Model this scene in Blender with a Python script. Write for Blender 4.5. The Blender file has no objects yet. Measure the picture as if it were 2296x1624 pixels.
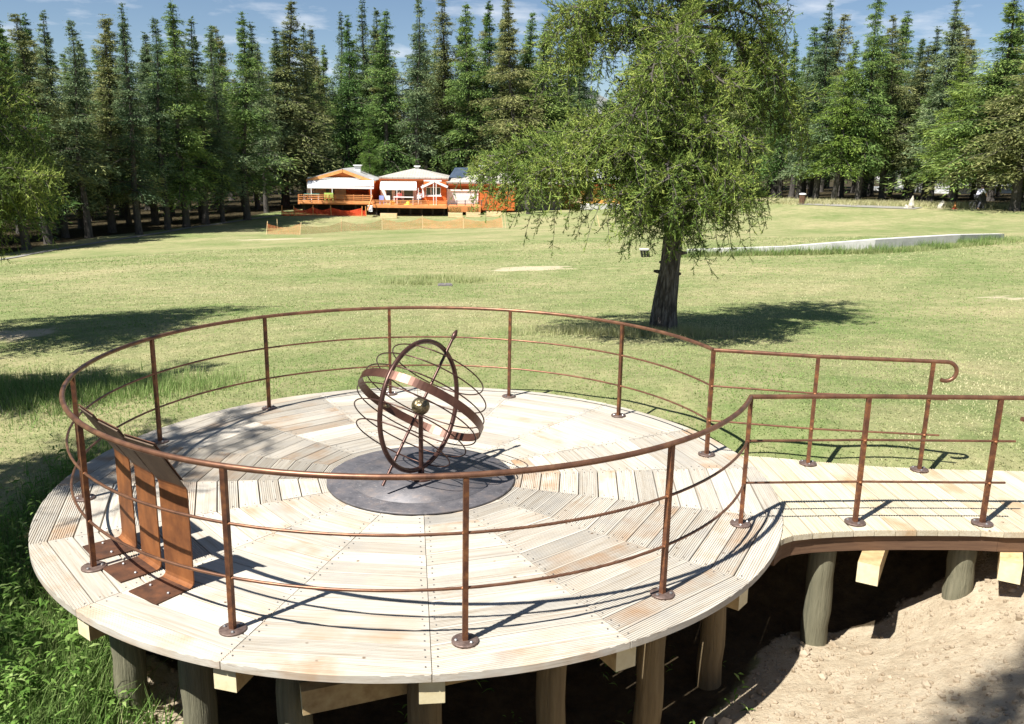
import bpy, bmesh, math, random
import numpy as np
from mathutils import Vector, Matrix

random.seed(11)
rng = np.random.default_rng(11)
R_ = math.radians
scene = bpy.context.scene
COL = scene.collection

# ------------------------------------------------------------------ camera
CAM = np.array([0.35147, -7.12022, 2.69053])
FW = np.array([0.0555159, 0.9715766, -0.2301235])
RT = np.array([0.9984526, -0.0532742, 0.0159478])
UP = np.array([-0.0032349, 0.2306527, 0.9730308])
FPX = 1964.34                     # focal length in units of a 2296 px wide frame
cd = bpy.data.cameras.new('camera')
cd.sensor_width = 36.0
cd.lens = 36.0 * FPX / 2296.0
cd.clip_start = 0.05
cd.clip_end = 6000
cam = bpy.data.objects.new('camera', cd)
COL.objects.link(cam)
cam.matrix_world = Matrix(((RT[0], UP[0], -FW[0], CAM[0]), (RT[1], UP[1], -FW[1], CAM[1]),
                           (RT[2], UP[2], -FW[2], CAM[2]), (0, 0, 0, 1)))
scene.camera = cam

# ------------------------------------------------------------------ sky, sun, exposure
SUN_EL, SUN_AZ = R_(56.3), R_(222.0)          # direction towards the sun (az measured from +X)
SD = Vector((math.cos(SUN_EL) * math.cos(SUN_AZ), math.cos(SUN_EL) * math.sin(SUN_AZ), math.sin(SUN_EL)))
w = bpy.data.worlds.new('World')
scene.world = w
w.use_nodes = True
nt = w.node_tree
nt.nodes.clear()
wo = nt.nodes.new('ShaderNodeOutputWorld')
bg = nt.nodes.new('ShaderNodeBackground')
bg.inputs['Strength'].default_value = 0.05
sky = nt.nodes.new('ShaderNodeTexSky')
sky.sky_type = 'NISHITA'
sky.sun_disc = False
sky.sun_elevation = SUN_EL
sky.sun_rotation = math.atan2(SD.x, SD.y)
sky.altitude = 1600
sky.air_density = 1.0
sky.dust_density = 0.0
sky.ozone_density = 2.0
# soft fair-weather clouds over the whole dome
tc = nt.nodes.new('ShaderNodeTexCoord')
sep = nt.nodes.new('ShaderNodeSeparateXYZ')
nt.links.new(tc.outputs['Generated'], sep.inputs[0])
addz = nt.nodes.new('ShaderNodeMath'); addz.operation = 'ADD'; addz.inputs[1].default_value = 0.12
nt.links.new(sep.outputs['Z'], addz.inputs[0])
mxz = nt.nodes.new('ShaderNodeMath'); mxz.operation = 'MAXIMUM'; mxz.inputs[1].default_value = 0.05
nt.links.new(addz.outputs[0], mxz.inputs[0])
dx = nt.nodes.new('ShaderNodeMath'); dx.operation = 'DIVIDE'
dy = nt.nodes.new('ShaderNodeMath'); dy.operation = 'DIVIDE'
nt.links.new(sep.outputs['X'], dx.inputs[0]); nt.links.new(mxz.outputs[0], dx.inputs[1])
nt.links.new(sep.outputs['Y'], dy.inputs[0]); nt.links.new(mxz.outputs[0], dy.inputs[1])
comb = nt.nodes.new('ShaderNodeCombineXYZ')
nt.links.new(dx.outputs[0], comb.inputs[0]); nt.links.new(dy.outputs[0], comb.inputs[1])
cn = nt.nodes.new('ShaderNodeTexNoise')
cn.inputs['Scale'].default_value = 2.1
cn.inputs['Detail'].default_value = 7
cn.inputs['Roughness'].default_value = 0.56
nt.links.new(comb.outputs[0], cn.inputs['Vector'])
cr = nt.nodes.new('ShaderNodeValToRGB')
cr.color_ramp.elements[0].position = 0.53; cr.color_ramp.elements[0].color = (0, 0, 0, 1)
cr.color_ramp.elements[1].position = 0.80; cr.color_ramp.elements[1].color = (0.85, 0.85, 0.85, 1)
nt.links.new(cn.outputs['Fac'], cr.inputs[0])
cm = nt.nodes.new('ShaderNodeMixRGB')
cm.inputs['Color2'].default_value = (10.5, 10.8, 11.4, 1)
nt.links.new(cr.outputs[0], cm.inputs['Fac'])
nt.links.new(sky.outputs[0], cm.inputs['Color1'])
nt.links.new(cm.outputs[0], bg.inputs['Color'])
nt.links.new(bg.outputs[0], wo.inputs[0])

sl = bpy.data.lights.new('sun', 'SUN')
sl.energy = 5.0
sl.angle = R_(0.53)
sl.color = (1.0, 0.968, 0.91)
so = bpy.data.objects.new('sun', sl)
COL.objects.link(so)
so.rotation_euler = SD.to_track_quat('Z', 'Y').to_euler()
so.location = (-20, -20, 40)

scene.view_settings.view_transform = 'Standard'
scene.view_settings.look = 'None'
scene.view_settings.exposure = 1.0
scene.view_settings.gamma = 1.0
scene.view_settings.use_curve_mapping = False

# ------------------------------------------------------------------ pixels -> directions
def ray(px, py):
    return FW + RT * (px - 1148.0) / FPX + UP * (812.0 - py) / FPX
def on_z(px, py, z):
    d = ray(px, py); return CAM + d * (z - CAM[2]) / d[2]
def on_y(px, py, y):
    d = ray(px, py); return CAM + d * (y - CAM[1]) / d[1]
def on_d(px, py, dist):
    d = ray(px, py); return CAM + d * dist / math.hypot(d[0], d[1])

# ------------------------------------------------------------------ object helpers
def tag(o, label=None, cat=None, group=None, kind=None):
    if label: o['label'] = label
    if cat: o['category'] = cat
    if group: o['group'] = group
    if kind: o['kind'] = kind
    return o
def obj(name, me, parent=None, loc=None, rz=None):
    o = bpy.data.objects.new(name, me)
    COL.objects.link(o)
    if parent is not None: o.parent = parent
    if loc is not None: o.location = loc
    if rz is not None: o.rotation_euler = (0, 0, rz)
    return o
def empty(name, loc=(0, 0, 0), rz=0.0):
    o = bpy.data.objects.new(name, None)
    o.empty_display_size = 0.2
    COL.objects.link(o)
    o.location = loc
    o.rotation_euler = (0, 0, rz)
    return o

class MB:
    """collects shapes into one mesh"""
    def __init__(s): s.v = []; s.f = []; s.mi = []; s.sm = []
    def add(s, vs, fs, mi=0, smooth=False):
        b = len(s.v)
        s.v += [tuple(map(float, p)) for p in vs]
        for f in fs:
            s.f.append(tuple(b + i for i in f)); s.mi.append(mi); s.sm.append(smooth)
    def box(s, lo, hi, mi=0):
        x0, y0, z0 = lo; x1, y1, z1 = hi
        s.add([(x0, y0, z0), (x1, y0, z0), (x1, y1, z0), (x0, y1, z0), (x0, y0, z1), (x1, y0, z1), (x1, y1, z1), (x0, y1, z1)],
              [(0, 3, 2, 1), (4, 5, 6, 7), (0, 1, 5, 4), (1, 2, 6, 5), (2, 3, 7, 6), (3, 0, 4, 7)], mi)
    def bar(s, p0, p1, wx, wz, mi=0, up=(0, 0, 1)):
        """square timber between two points"""
        p0 = Vector(p0); p1 = Vector(p1); d = (p1 - p0).normalized(); u = Vector(up)
        if abs(d.dot(u)) > .98: u = Vector((1, 0, 0))
        a = d.cross(u).normalized() * wx * .5; b = a.normalized().cross(d).normalized() * wz * .5
        vs = [p + q for p in (p0, p1) for q in (-a - b, a - b, a + b, -a + b)]
        s.add(vs, [(0, 1, 2, 3), (7, 6, 5, 4), (0, 4, 5, 1), (1, 5, 6, 2), (2, 6, 7, 3), (3, 7, 4, 0)], mi)
    def tube(s, pts, rad, n=10, mi=0, smooth=True, closed=False, caps=True):
        pts = [Vector(p) for p in pts]; m = len(pts)
        rad = list(rad) if hasattr(rad, '__len__') else [rad] * m
        tg = []
        for i in range(m):
            a = pts[(i - 1) % m] if (closed or i > 0) else pts[0]
            b = pts[(i + 1) % m] if (closed or i < m - 1) else pts[-1]
            tg.append((b - a).normalized())
        u = Vector((0, 0, 1)) if abs(tg[0].z) < .9 else Vector((1, 0, 0))
        vs = []
        for i in range(m):
            u = (u - tg[i] * u.dot(tg[i]))
            u = u.normalized() if u.length > 1e-6 else tg[i].orthogonal().normalized()
            vv = tg[i].cross(u)
            for k in range(n):
                t = 2 * math.pi * k / n
                vs.append(pts[i] + (u * math.cos(t) + vv * math.sin(t)) * rad[i])
        fs = []
        for i in range(m if closed else m - 1):
            j = (i + 1) % m
            for k in range(n):
                k2 = (k + 1) % n
                fs.append((i * n + k, i * n + k2, j * n + k2, j * n + k))
        s.add(vs, fs, mi, smooth)
        if caps and not closed:
            s.add(vs[:n], [tuple(range(n - 1, -1, -1))], mi); s.add(vs[-n:], [tuple(range(n))], mi)
    def lathe(s, prof, n=24, mi=0, smooth=True, c=(0, 0, 0)):
        vs = []
        for r, z in prof:
            for k in range(n):
                t = 2 * math.pi * k / n
                vs.append((c[0] + r * math.cos(t), c[1] + r * math.sin(t), c[2] + z))
        fs = []
        for i in range(len(prof) - 1):
            for k in range(n):
                k2 = (k + 1) % n
                fs.append((i * n + k, i * n + k2, (i + 1) * n + k2, (i + 1) * n + k))
        fs.append(tuple(range(n - 1, -1, -1))); fs.append(tuple(range((len(prof) - 1) * n, len(prof) * n)))
        s.add(vs, fs, mi, smooth)
    def prism(s, poly, z0, z1, mi=0):
        n = len(poly)
        s.add([(x, y, z0) for x, y in poly] + [(x, y, z1) for x, y in poly],
              [tuple(range(n - 1, -1, -1)), tuple(range(n, 2 * n))] + [(i, (i + 1) % n, n + (i + 1) % n, n + i) for i in range(n)], mi)
    def mesh(s, name, mats):
        me = bpy.data.meshes.new(name)
        me.from_pydata(s.v, [], s.f)
        for m in (mats if isinstance(mats, (list, tuple)) else [mats]): me.materials.append(m)
        me.polygons.foreach_set('material_index', s.mi)
        me.polygons.foreach_set('use_smooth', s.sm)
        me.update()
        return me
    def build(s, name, mats, parent=None, bevel=0.0):
        me = s.mesh(name, mats)
        o = obj(name, me, parent)
        if bevel:
            b = o.modifiers.new('bevel', 'BEVEL'); b.width = bevel; b.segments = 2; b.limit_method = 'ANGLE'
        return o

def tri_mesh(name, V, nper, mats, mi=None, smooth=False, attrs=None):
    """V: (n, nper, 3) polygons of nper corners each, made fast"""
    V = np.asarray(V, np.float32); n = V.shape[0]
    me = bpy.data.meshes.new(name)
    me.vertices.add(n * nper); me.loops.add(n * nper); me.polygons.add(n)
    me.vertices.foreach_set('co', V.reshape(-1))
    me.loops.foreach_set('vertex_index', np.arange(n * nper, dtype=np.int32))
    me.polygons.foreach_set('loop_start', np.arange(0, n * nper, nper, dtype=np.int32))
    if mi is not None: me.polygons.foreach_set('material_index', np.asarray(mi, np.int32))
    for m in (mats if isinstance(mats, (list, tuple)) else [mats]): me.materials.append(m)
    for k, a in (attrs or {}).items():
        at = me.attributes.new(k, 'FLOAT', 'FACE'); at.data.foreach_set('value', np.asarray(a, np.float32))
    me.update(calc_edges=True)
    return me

# ------------------------------------------------------------------ materials
class G:
    def __init__(s, name):
        s.m = bpy.data.materials.new(name); s.m.use_nodes = True
        s.t = s.m.node_tree; s.p = s.t.nodes['Principled BSDF']
        s.out = s.t.nodes['Material Output']
    def n(s, typ, **kw):
        x = s.t.nodes.new(typ)
        for k, v in kw.items():
            if k in x.inputs: x.inputs[k].default_value = v
            else: setattr(x, k, v)
        return x
    def l(s, a, b): s.t.links.new(a, b)
    def coord(s, rnd=True, scale=(1, 1, 1)):
        tc = s.n('ShaderNodeTexCoord'); v = tc.outputs['Object']
        if rnd:
            oi = s.n('ShaderNodeObjectInfo'); mu = s.n('ShaderNodeMath', operation='MULTIPLY'); mu.inputs[1].default_value = 57.0
            s.l(oi.outputs['Random'], mu.inputs[0]); ad = s.n('ShaderNodeVectorMath', operation='ADD')
            s.l(v, ad.inputs[0]); s.l(mu.outputs[0], ad.inputs[1]); v = ad.outputs[0]
        if scale != (1, 1, 1):
            mp = s.n('ShaderNodeVectorMath', operation='MULTIPLY'); mp.inputs[1].default_value = scale
            s.l(v, mp.inputs[0]); v = mp.outputs[0]
        return v
    def noise(s, vec, scale, detail=4, rough=.55, dist=0.0):
        x = s.n('ShaderNodeTexNoise', Scale=scale, Detail=detail, Roughness=rough, Distortion=dist)
        if vec is not None: s.l(vec, x.inputs['Vector'])
        return x.outputs['Fac']
    def ramp(s, fac, stops):
        r = s.n('ShaderNodeValToRGB'); e = r.color_ramp.elements
        while len(e) < len(stops): e.new(0.5)
        for el, (p, c) in zip(e, stops):
            el.position = p; el.color = (*c, 1) if len(c) == 3 else c
        s.l(fac, r.inputs[0]); return r.outputs[0]
    def fr(s, fac, lo, hi, a=0.0, b=1.0):
        r = s.n('ShaderNodeMapRange'); r.inputs[1].default_value = lo; r.inputs[2].default_value = hi
        r.inputs[3].default_value = a; r.inputs[4].default_value = b
        s.l(fac, r.inputs[0]); return r.outputs[0]
    def mix(s, fac, c1, c2, mode='MIX'):
        x = s.n('ShaderNodeMixRGB', blend_type=mode)
        for k, c in (('Fac', fac), ('Color1', c1), ('Color2', c2)):
            if hasattr(c, 'is_linked') or hasattr(c, 'links'): s.l(c, x.inputs[k])
            elif isinstance(c, (int, float)): x.inputs[k].default_value = c
            else: x.inputs[k].default_value = (*c, 1)
        return x.outputs[0]
    def rand(s): return s.n('ShaderNodeObjectInfo').outputs['Random']
    def attr(s, name): return s.n('ShaderNodeAttribute', attribute_name=name).outputs['Fac']
    def bump(s, h, strength=.4, dist=.01, chain=None):
        b = s.n('ShaderNodeBump', Strength=strength, Distance=dist); s.l(h, b.inputs['Height'])
        if chain is not None: s.l(chain, b.inputs['Normal'])
        return b.outputs[0]
    def fin(s, col=None, rough=.8, metal=0.0, nor=None, spec=.4):
        if col is not None:
            if hasattr(col, 'links'): s.l(col, s.p.inputs['Base Color'])
            else: s.p.inputs['Base Color'].default_value = (*col, 1)
        if hasattr(rough, 'links'): s.l(rough, s.p.inputs['Roughness'])
        else: s.p.inputs['Roughness'].default_value = rough
        s.p.inputs['Metallic'].default_value = metal
        s.p.inputs['Specular IOR Level'].default_value = spec
        if nor is not None: s.l(nor, s.p.inputs['Normal'])
        return s.m

def m_noise(name, stops, scale=8, rough=.8, metal=0, bump=.3, bdist=.004, stretch=(1, 1, 1), rnd=True, spec=.4, tone=0.0, detail=6):
    g = G(name); v = g.coord(rnd, stretch); f = g.noise(v, scale, detail, .62)
    c = g.ramp(f, stops)
    if tone:
        k = g.fr(g.rand(), 0, 1, 1 - tone, 1 + tone); c = g.mix(1.0, c, k, 'MULTIPLY')
    nr = g.bump(g.noise(v, scale * 3.2, 4, .6), bump, bdist) if bump else None
    return g.fin(c, rough, metal, nr, spec)

M = {}
# weathered pale deck planks; local Y runs along the board, X across it
def m_plank(name, pale, mid, warm, grey, along):
    g = G(name)
    v = g.coord(True, (52, 1.7, 52) if along == 'Y' else (1.7, 52, 52))
    v2 = g.coord(True)
    grain = g.noise(v, 1.0, 6, .66, .6)
    base = g.ramp(grain, [(.26, warm), (.42, mid), (.60, pale), (.80, tuple(min(.9, c * 1.06) for c in pale))])
    patch = g.noise(v2, 2.6, 4, .6)
    base = g.mix(g.fr(patch, .50, .72, 0, .60), base, grey)
    oi = g.rand()
    base = g.mix(1.0, base, g.fr(oi, 0, 1, .77, 1.08), 'MULTIPLY')
    w2 = g.n('ShaderNodeMath', operation='FRACT'); mm = g.n('ShaderNodeMath', operation='MULTIPLY'); mm.inputs[1].default_value = 13.7
    g.l(oi, mm.inputs[0]); g.l(mm.outputs[0], w2.inputs[0])
    stain = g.n('ShaderNodeMath', operation='MULTIPLY')
    g.l(g.fr(w2.outputs[0], .55, 1.0, 0, 1), stain.inputs[0]); g.l(g.fr(g.noise(v2, 3.3, 3, .5), .45, .68, 0, .75), stain.inputs[1])
    base = g.mix(stain.outputs[0], base, (.36, .20, .085))
    streak = g.noise(g.coord(True, (60, 1.6, 60) if along == 'Y' else (1.6, 60, 60)), 1.0, 3, .7)
    base = g.mix(g.fr(streak, .60, .74, 0, .55), base, tuple(c * .62 for c in warm))
    # small dark knots and nail holes
    vo = g.n('ShaderNodeTexVoronoi', Scale=4.3); g.l(v2, vo.inputs['Vector'])
    base = g.mix(g.fr(vo.outputs['Distance'], .065, .03, 0, .85), base, (.12, .07, .035))
    nr = g.bump(grain, .25, .003)
    return g.fin(base, .78, 0, nr, .25)
M['plank'] = m_plank('deck_plank', (.535, .495, .425), (.455, .405, .33), (.33, .26, .185), (.375, .36, .33), 'Y')
M['ramp_plank'] = m_plank('ramp_plank', (.55, .495, .375), (.47, .405, .285), (.38, .30, .185), (.47, .44, .365), 'Y')
M['fascia'] = m_noise('rim_timber', [(.3, (.085, .045, .026)), (.7, (.16, .09, .05))], 3, .8, stretch=(1, 1, 14), bump=.2)
M['beam'] = m_noise('sawn_beam', [(.25, (.34, .22, .10)), (.55, (.50, .36, .18)), (.8, (.58, .45, .25))], 5, .8, stretch=(3, 3, 3), bump=.3, tone=.15)
M['beam_end'] = m_noise('sawn_end', [(.3, (.62, .52, .30)), (.7, (.74, .66, .44))], 14, .8)
M['log'] = m_noise('grey_green_log', [(.2, (.085, .085, .055)), (.5, (.165, .155, .10)), (.8, (.25, .23, .155))], 2.6, .85, stretch=(11, 11, .5), bump=.9, bdist=.012, tone=.12)
M['log_tan'] = m_noise('tan_log', [(.2, (.10, .072, .038)), (.5, (.19, .14, .075)), (.8, (.27, .205, .115))], 2.6, .85, stretch=(11, 11, .5), bump=.9, bdist=.012, tone=.12)
M['rust'] = m_noise('rusted_steel', [(.30, (.075, .034, .022)), (.50, (.155, .066, .035)), (.64, (.27, .115, .045)), (.80, (.36, .18, .075))], 14, .55, .35, .5, .0015, tone=.18)
M['rail'] = m_noise('handrail_steel', [(.30, (.115, .058, .038)), (.52, (.20, .098, .058)), (.75, (.32, .165, .09))], 9, .40, .55, .4, .001, rnd=False)
M['plate_steel'] = m_noise('base_plate_steel', [(.3, (.10, .065, .055)), (.6, (.21, .15, .125)), (.8, (.32, .25, .22))], 30, .5, .5, .3, .001)
M['corten'] = m_noise('corten_sheet', [(.28, (.10, .036, .016)), (.48, (.20, .075, .026)), (.62, (.28, .105, .034)), (.82, (.36, .16, .06))], 7, .62, .25, .4, .0015, stretch=(1, 1, .6))
M['corten_base'] = m_noise('corten_base', [(.28, (.045, .026, .02)), (.5, (.11, .052, .03)), (.72, (.19, .08, .04)), (.86, (.40, .33, .28))], 9, .6, .3, .4, .0015)
M['sundial'] = m_noise('brown_painted_steel', [(.3, (.050, .024, .019)), (.6, (.088, .042, .031)), (.85, (.15, .075, .052))], 16, .36, .45, .35, .001)
M['band'] = m_noise('bronze_band', [(.3, (.075, .034, .023)), (.6, (.115, .052, .034)), (.85, (.19, .10, .065))], 10, .38, .5, .25, .001)
g = G('hammered_bronze'); v = g.coord(False)
vo = g.n('ShaderNodeTexVoronoi', Scale=42.0); g.l(v, vo.inputs['Vector'])
M['bronze'] = g.fin(g.ramp(g.noise(v, 18, 5), [(.3, (.10, .075, .042)), (.7, (.26, .21, .125))]), .38, .75, g.bump(vo.outputs['Distance'], .7, .012))
g = G('slate_disc'); v = g.coord(False)
f = g.noise(v, 6.5, 9, .74); c = g.ramp(f, [(.3, (.060, .058, .064)), (.5, (.125, .118, .125)), (.62, (.17, .145, .138)), (.8, (.26, .245, .24))])
sc = g.noise(g.coord(False, (9, 26, 9)), 2.2, 6, .75, .4)
c = g.mix(g.fr(sc, .60, .68, 0, .8), c, (.42, .40, .39))
M['slate'] = g.fin(c, .55, .25, g.bump(g.noise(v, 40, 4), .3, .002), .5)
M['corten_grey'] = m_noise('shaded_corten', [(.28, (.075, .052, .038)), (.5, (.135, .095, .066)), (.8, (.20, .145, .105))], 7, .6, .25, .4, .0015)  # greyer corten: the sloping board's weak grazing light is put into its colour
M['bolt'] = m_noise('zinc_bolt', [(.3, (.25, .24, .23)), (.7, (.45, .43, .42))], 40, .4, .8, 0)

# ------------------------------------------------------------------ ground
CP = [  # x, y, z
 (2.20,-1.98,-1.05),(2.41,-1.82,-1.02),(2.78,-1.45,-1.01),(3.09,-1.01,-1.04),(3.51,-.72,-1.04),(3.75,-.78,-.93),(4.11,-.89,-.68),(4.51,-.97,-.47),
 (0,2.9,-.12),(-2.65,1.25,-.16),(2.6,1.5,-.10),(-1.9,2.25,-.12),(1.4,2.6,-.10),(0,1.1,-.5),(0,-.8,-1.0),(0,-3,-1.3),(-1.5,-2.6,-1.05),
 (-2.4,-1.7,-.75),(-2.95,-.3,-.48),(-3.5,-1.5,-.62),(-2.3,-3.3,-.85),(-3.7,.7,-.32),(1.2,-2.6,-1.25),(2.2,-.9,-1.05),(1.5,-3.5,-1.0),(2.6,-2.7,-.84),
 (3.5,-2.0,-.80),(4.7,-1.8,-.38),(3.0,-4.0,-.34),(1.6,-4.8,-.40),(0,-4.2,-1.0),(0,-5.6,-.25),(-2,-4.6,-.75),(.35,-7.1,1.08),(3,-7,1.15),(-3,-7,.9),(6,-4,.45),
 (6.2,-1.5,-.06),(5.3,-1.2,-.26),(5.6,.3,-.06),(4.5,.28,-.10),(3.3,.62,-.12),(3.0,.2,-.5),(4.2,-.3,-.55),(6.8,-.5,-.04),(5.3,-.5,-.3),
 (3.7,7.2,-.22),(-3.7,4.3,-.22),(-5,8.9,-.28),(9.4,10,-.34),(-8,2,-.25),(-8,-3,-.1),(-7,-8,.8),(9,1.5,-.05),(10,-6,.6),(14,3,.05),(0,8,-.24),
 (7.04,25.2,-.96),(-.18,17.9,-.95),(8.6,24.9,-.82),(16,26,-.6),(22.3,26.3,-.38),(-10,24,-1.25),(-4.9,50,-2.6),(-12,40,-2.4),
 (-27,46.3,-3.63),(-26.7,48.7,-3.56),(-26,55.6,-3.5),(-23.3,58.8,-3.48),(-21.5,64.6,-3.42),(-20.4,70.2,-3.4),(-18.5,78.8,-3.2),(-16.8,86.3,-3.2),
 (-15.7,66.1,-3.75),(-4.9,67.7,-3.75),(-8.3,80.5,-3.28),(4.5,82,-3.05),(17.4,84,-2.5),(10,66,-2.6),(25.8,68.7,-.64),(27.5,62.8,-.72),(32.2,57.5,-.58),(38.6,51.5,-.38),
 (18,45,-1.55),(30,40,-.9),(0,125,-3.1),(-50,70,-3.8),(-60,30,-3),(60,70,0),(-40,0,-1.5),(40,5,.8),(0,-30,2.5),(40,120,-1.5),(-50,130,-3.5),
]
CPA = np.array(CP)
def _phi(r): return np.sqrt(r * r + .55 ** 2)
_A = _phi(np.hypot(CPA[:, None, 0] - CPA[None, :, 0], CPA[:, None, 1] - CPA[None, :, 1]))
_n = len(CP)
_S = np.zeros((_n + 1, _n + 1)); _S[:_n, :_n] = _A; _S[_n, :_n] = 1; _S[:_n, _n] = 1
_W = np.linalg.solve(_S, np.append(CPA[:, 2], 0))
def gz(x, y):
    x = np.asarray(x, float); y = np.asarray(y, float); z = np.full(x.shape, _W[_n])
    for i in range(_n): z = z + _W[i] * _phi(np.hypot(x - CPA[i, 0], y - CPA[i, 1]))
    r = np.hypot(x, y - 40); k = np.clip((r - 95) / 70, 0, 1); k = k * k * (3 - 2 * k)
    z = z * (1 - k) + k * -2.6
    near = np.exp(-(np.hypot(x - 2, y + 3) / 6.5) ** 2)
    z = z + (.022 * np.sin(x * 3.1 + y * 1.7) + .016 * np.sin(5.3 * x - 4.1 * y)) * near * (y < 3)
    return z
def gz1(x, y): return float(gz(np.array([x]), np.array([y]))[0])
def hit(px, py, dmin=5.0, dmax=140.0):
    """where the view ray through a pixel meets the ground"""
    d = ray(px, py); t = np.linspace(dmin, dmax, 2400); P = CAM[None] + t[:, None] * d[None]
    b = P[:, 2] - gz(P[:, 0], P[:, 1]); i = int(np.argmax(b < 0))
    if i == 0: i = len(t) - 1
    return P[i]

NG = 330
u = np.linspace(-1, 1, NG); s_ = np.sinh(u * 6.4) / np.sinh(6.4) * 900
gx, gy = np.meshgrid(s_ + 0.5, s_ - 0.5, indexing='ij')
gzv = gz(gx, gy)
gv = np.stack([gx, gy, gzv], -1).reshape(-1, 3)
ii = np.arange(NG * NG).reshape(NG, NG)
gf = np.stack([ii[:-1, :-1], ii[1:, :-1], ii[1:, 1:], ii[:-1, 1:]], -1).reshape(-1, 4)
gme = bpy.data.meshes.new('ground')
gme.vertices.add(len(gv)); gme.vertices.foreach_set('co', gv.astype(np.float32).reshape(-1))
gme.loops.add(gf.size); gme.loops.foreach_set('vertex_index', gf.astype(np.int32).reshape(-1))
gme.polygons.add(len(gf)); gme.polygons.foreach_set('loop_start', np.arange(0, gf.size, 4, dtype=np.int32))
gme.polygons.foreach_set('use_smooth', np.ones(len(gf), bool))
gme.update(calc_edges=True)
def sm(a, b, x): t = np.clip((x - a) / (b - a), 0, 1); return t * t * (3 - 2 * t)
def mask_dirt(x, y):
    # freshly dug bank in front of the ramp, spilling round its landing
    line = -2.0 + 1.35 * (x - 1.2)              # left limit of the dug earth
    a = sm(-.5, .6, x - (0.9 + np.clip(-(y + 2.2), 0, 3) * -.10)) * sm(-.5, -1.15, y - np.clip((x - 3.2) * .7, 0, .9))
    b = sm(.9, .3, np.hypot((x - 6.75) / .85, (y - .25) / .45))
    under = sm(2.95, 2.55, np.hypot(x - .35, y - .3)) + sm(-1.0, -.62, y) * sm(2.2, 2.7, x) * sm(5.0, 4.2, x)  # paints the shade of deck and ramp by leaving pale dirt out
    c_ = sm(.72, .3, np.hypot((x + 1.85) / .8, y + 1.95))
    return np.clip(np.maximum(np.maximum(a * (1 - np.clip(under, 0, 1)), b), c_), 0, 1)
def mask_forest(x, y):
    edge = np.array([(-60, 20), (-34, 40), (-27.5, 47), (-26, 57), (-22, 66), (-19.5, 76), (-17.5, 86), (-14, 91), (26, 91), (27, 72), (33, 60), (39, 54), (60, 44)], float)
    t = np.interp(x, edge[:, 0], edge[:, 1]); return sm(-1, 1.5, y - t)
def mask_gully_shade(x, y):
    r = np.hypot(x, y); return np.clip(sm(3.1, 2.6, r) + sm(-1.35, -.8, y) * sm(2.2, 2.7, x) * sm(5.2, 4.4, x) * sm(.5, .1, y) + sm(1.0, .2, np.hypot((x + 2.6), (y + 2.3)) - 1.2) * .6 + sm(-1.6, -2.4, y) * sm(1.2, .2, x) * .7, 0, 1)  # soil of the hollow plus painted shade beneath deck and ramp
def mask_dry(x, y):
    k = np.zeros_like(x)
    for px, py, rx, ry, a in DRY: k = np.maximum(k, a * np.exp(-((x - px) / rx) ** 2 - ((y - py) / ry) ** 2))
    return k
DRY = []
for px, py, rx, ry, a in [(1200, 602, 1.6, .9, 1.0), (1130, 606, .8, .5, .8), (620, 537, 3.5, 1.6, .9), (560, 545, 3, 1.2, .6), (2260, 668, .9, .6, .7), (2150, 672, .6, .3, .6), (30, 752, .9, .7, .9), (1900, 1025, 1.4, .35, .35), (2100, 1000, 1.3, .4, .3)]:
    h = hit(px, py); DRY.append((h[0], h[1], rx, ry, a))
for nm, arr in (('dirt', mask_dirt(gx, gy)), ('forest', mask_forest(gx, gy)), ('gully_shade', mask_gully_shade(gx, gy)), ('bare', mask_dry(gx, gy))):
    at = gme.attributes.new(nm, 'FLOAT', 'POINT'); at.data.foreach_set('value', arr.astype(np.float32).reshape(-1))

g = G('meadow_ground'); v = g.coord(False)
n1 = g.noise(v, .16, 5, .6); n2 = g.noise(g.coord(False, (1, 1.5, 1)), 1.3, 6, .68); n3 = g.noise(v, 14, 5, .75); n4 = g.noise(v, 55, 4, .8)
green = g.mix(g.fr(n3, .3, .7), (.130, .185, .058), (.215, .250, .098))
straw = g.mix(g.fr(n3, .3, .7), (.30, .275, .135), (.42, .37, .205))
mixf = g.n('ShaderNodeMath', operation='ADD'); g.l(g.fr(n1, .34, .64, -.25, .55), mixf.inputs[0]); g.l(g.fr(n2, .32, .70, -.06, .70), mixf.inputs[1]); mixf.use_clamp = True
c = g.mix(mixf.outputs[0], green, straw)
c = g.mix(1.0, c, g.fr(n4, .25, .75, .75, 1.2), 'MULTIPLY')
n5 = g.noise(g.coord(False, (1, .55, 1)), 3.4, 7, .78)
c = g.mix(1.0, c, g.fr(n5, .3, .7, .80, 1.16), 'MULTIPLY')
dirtc = g.ramp(g.noise(v, 5, 8, .7), [(.25, (.31, .24, .16)), (.5, (.45, .37, .26)), (.75, (.54, .46, .34))])
soil = g.ramp(g.noise(v, 6, 6, .7), [(.3, (.035, .026, .016)), (.7, (.09, .066, .038))])  # near-black soil, darkened to carry the shade below the deck
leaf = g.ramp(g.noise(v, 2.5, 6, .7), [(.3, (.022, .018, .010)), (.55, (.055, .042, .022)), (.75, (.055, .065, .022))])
bare = (.47, .40, .27)
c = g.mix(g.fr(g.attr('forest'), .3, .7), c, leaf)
sb = g.n('ShaderNodeMath', operation='ADD'); g.l(g.attr('bare'), sb.inputs[0]); g.l(g.fr(n2, .2, .8, -.42, .42), sb.inputs[1])
c = g.mix(g.fr(sb.outputs[0], .42, .62), c, bare)
sg = g.n('ShaderNodeMath', operation='ADD'); g.l(g.attr('gully_shade'), sg.inputs[0]); g.l(g.fr(g.noise(v, 3.5, 5), .2, .8, -.3, .3), sg.inputs[1])
c = g.mix(g.fr(sg.outputs[0], .4, .7), c, soil)
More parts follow.
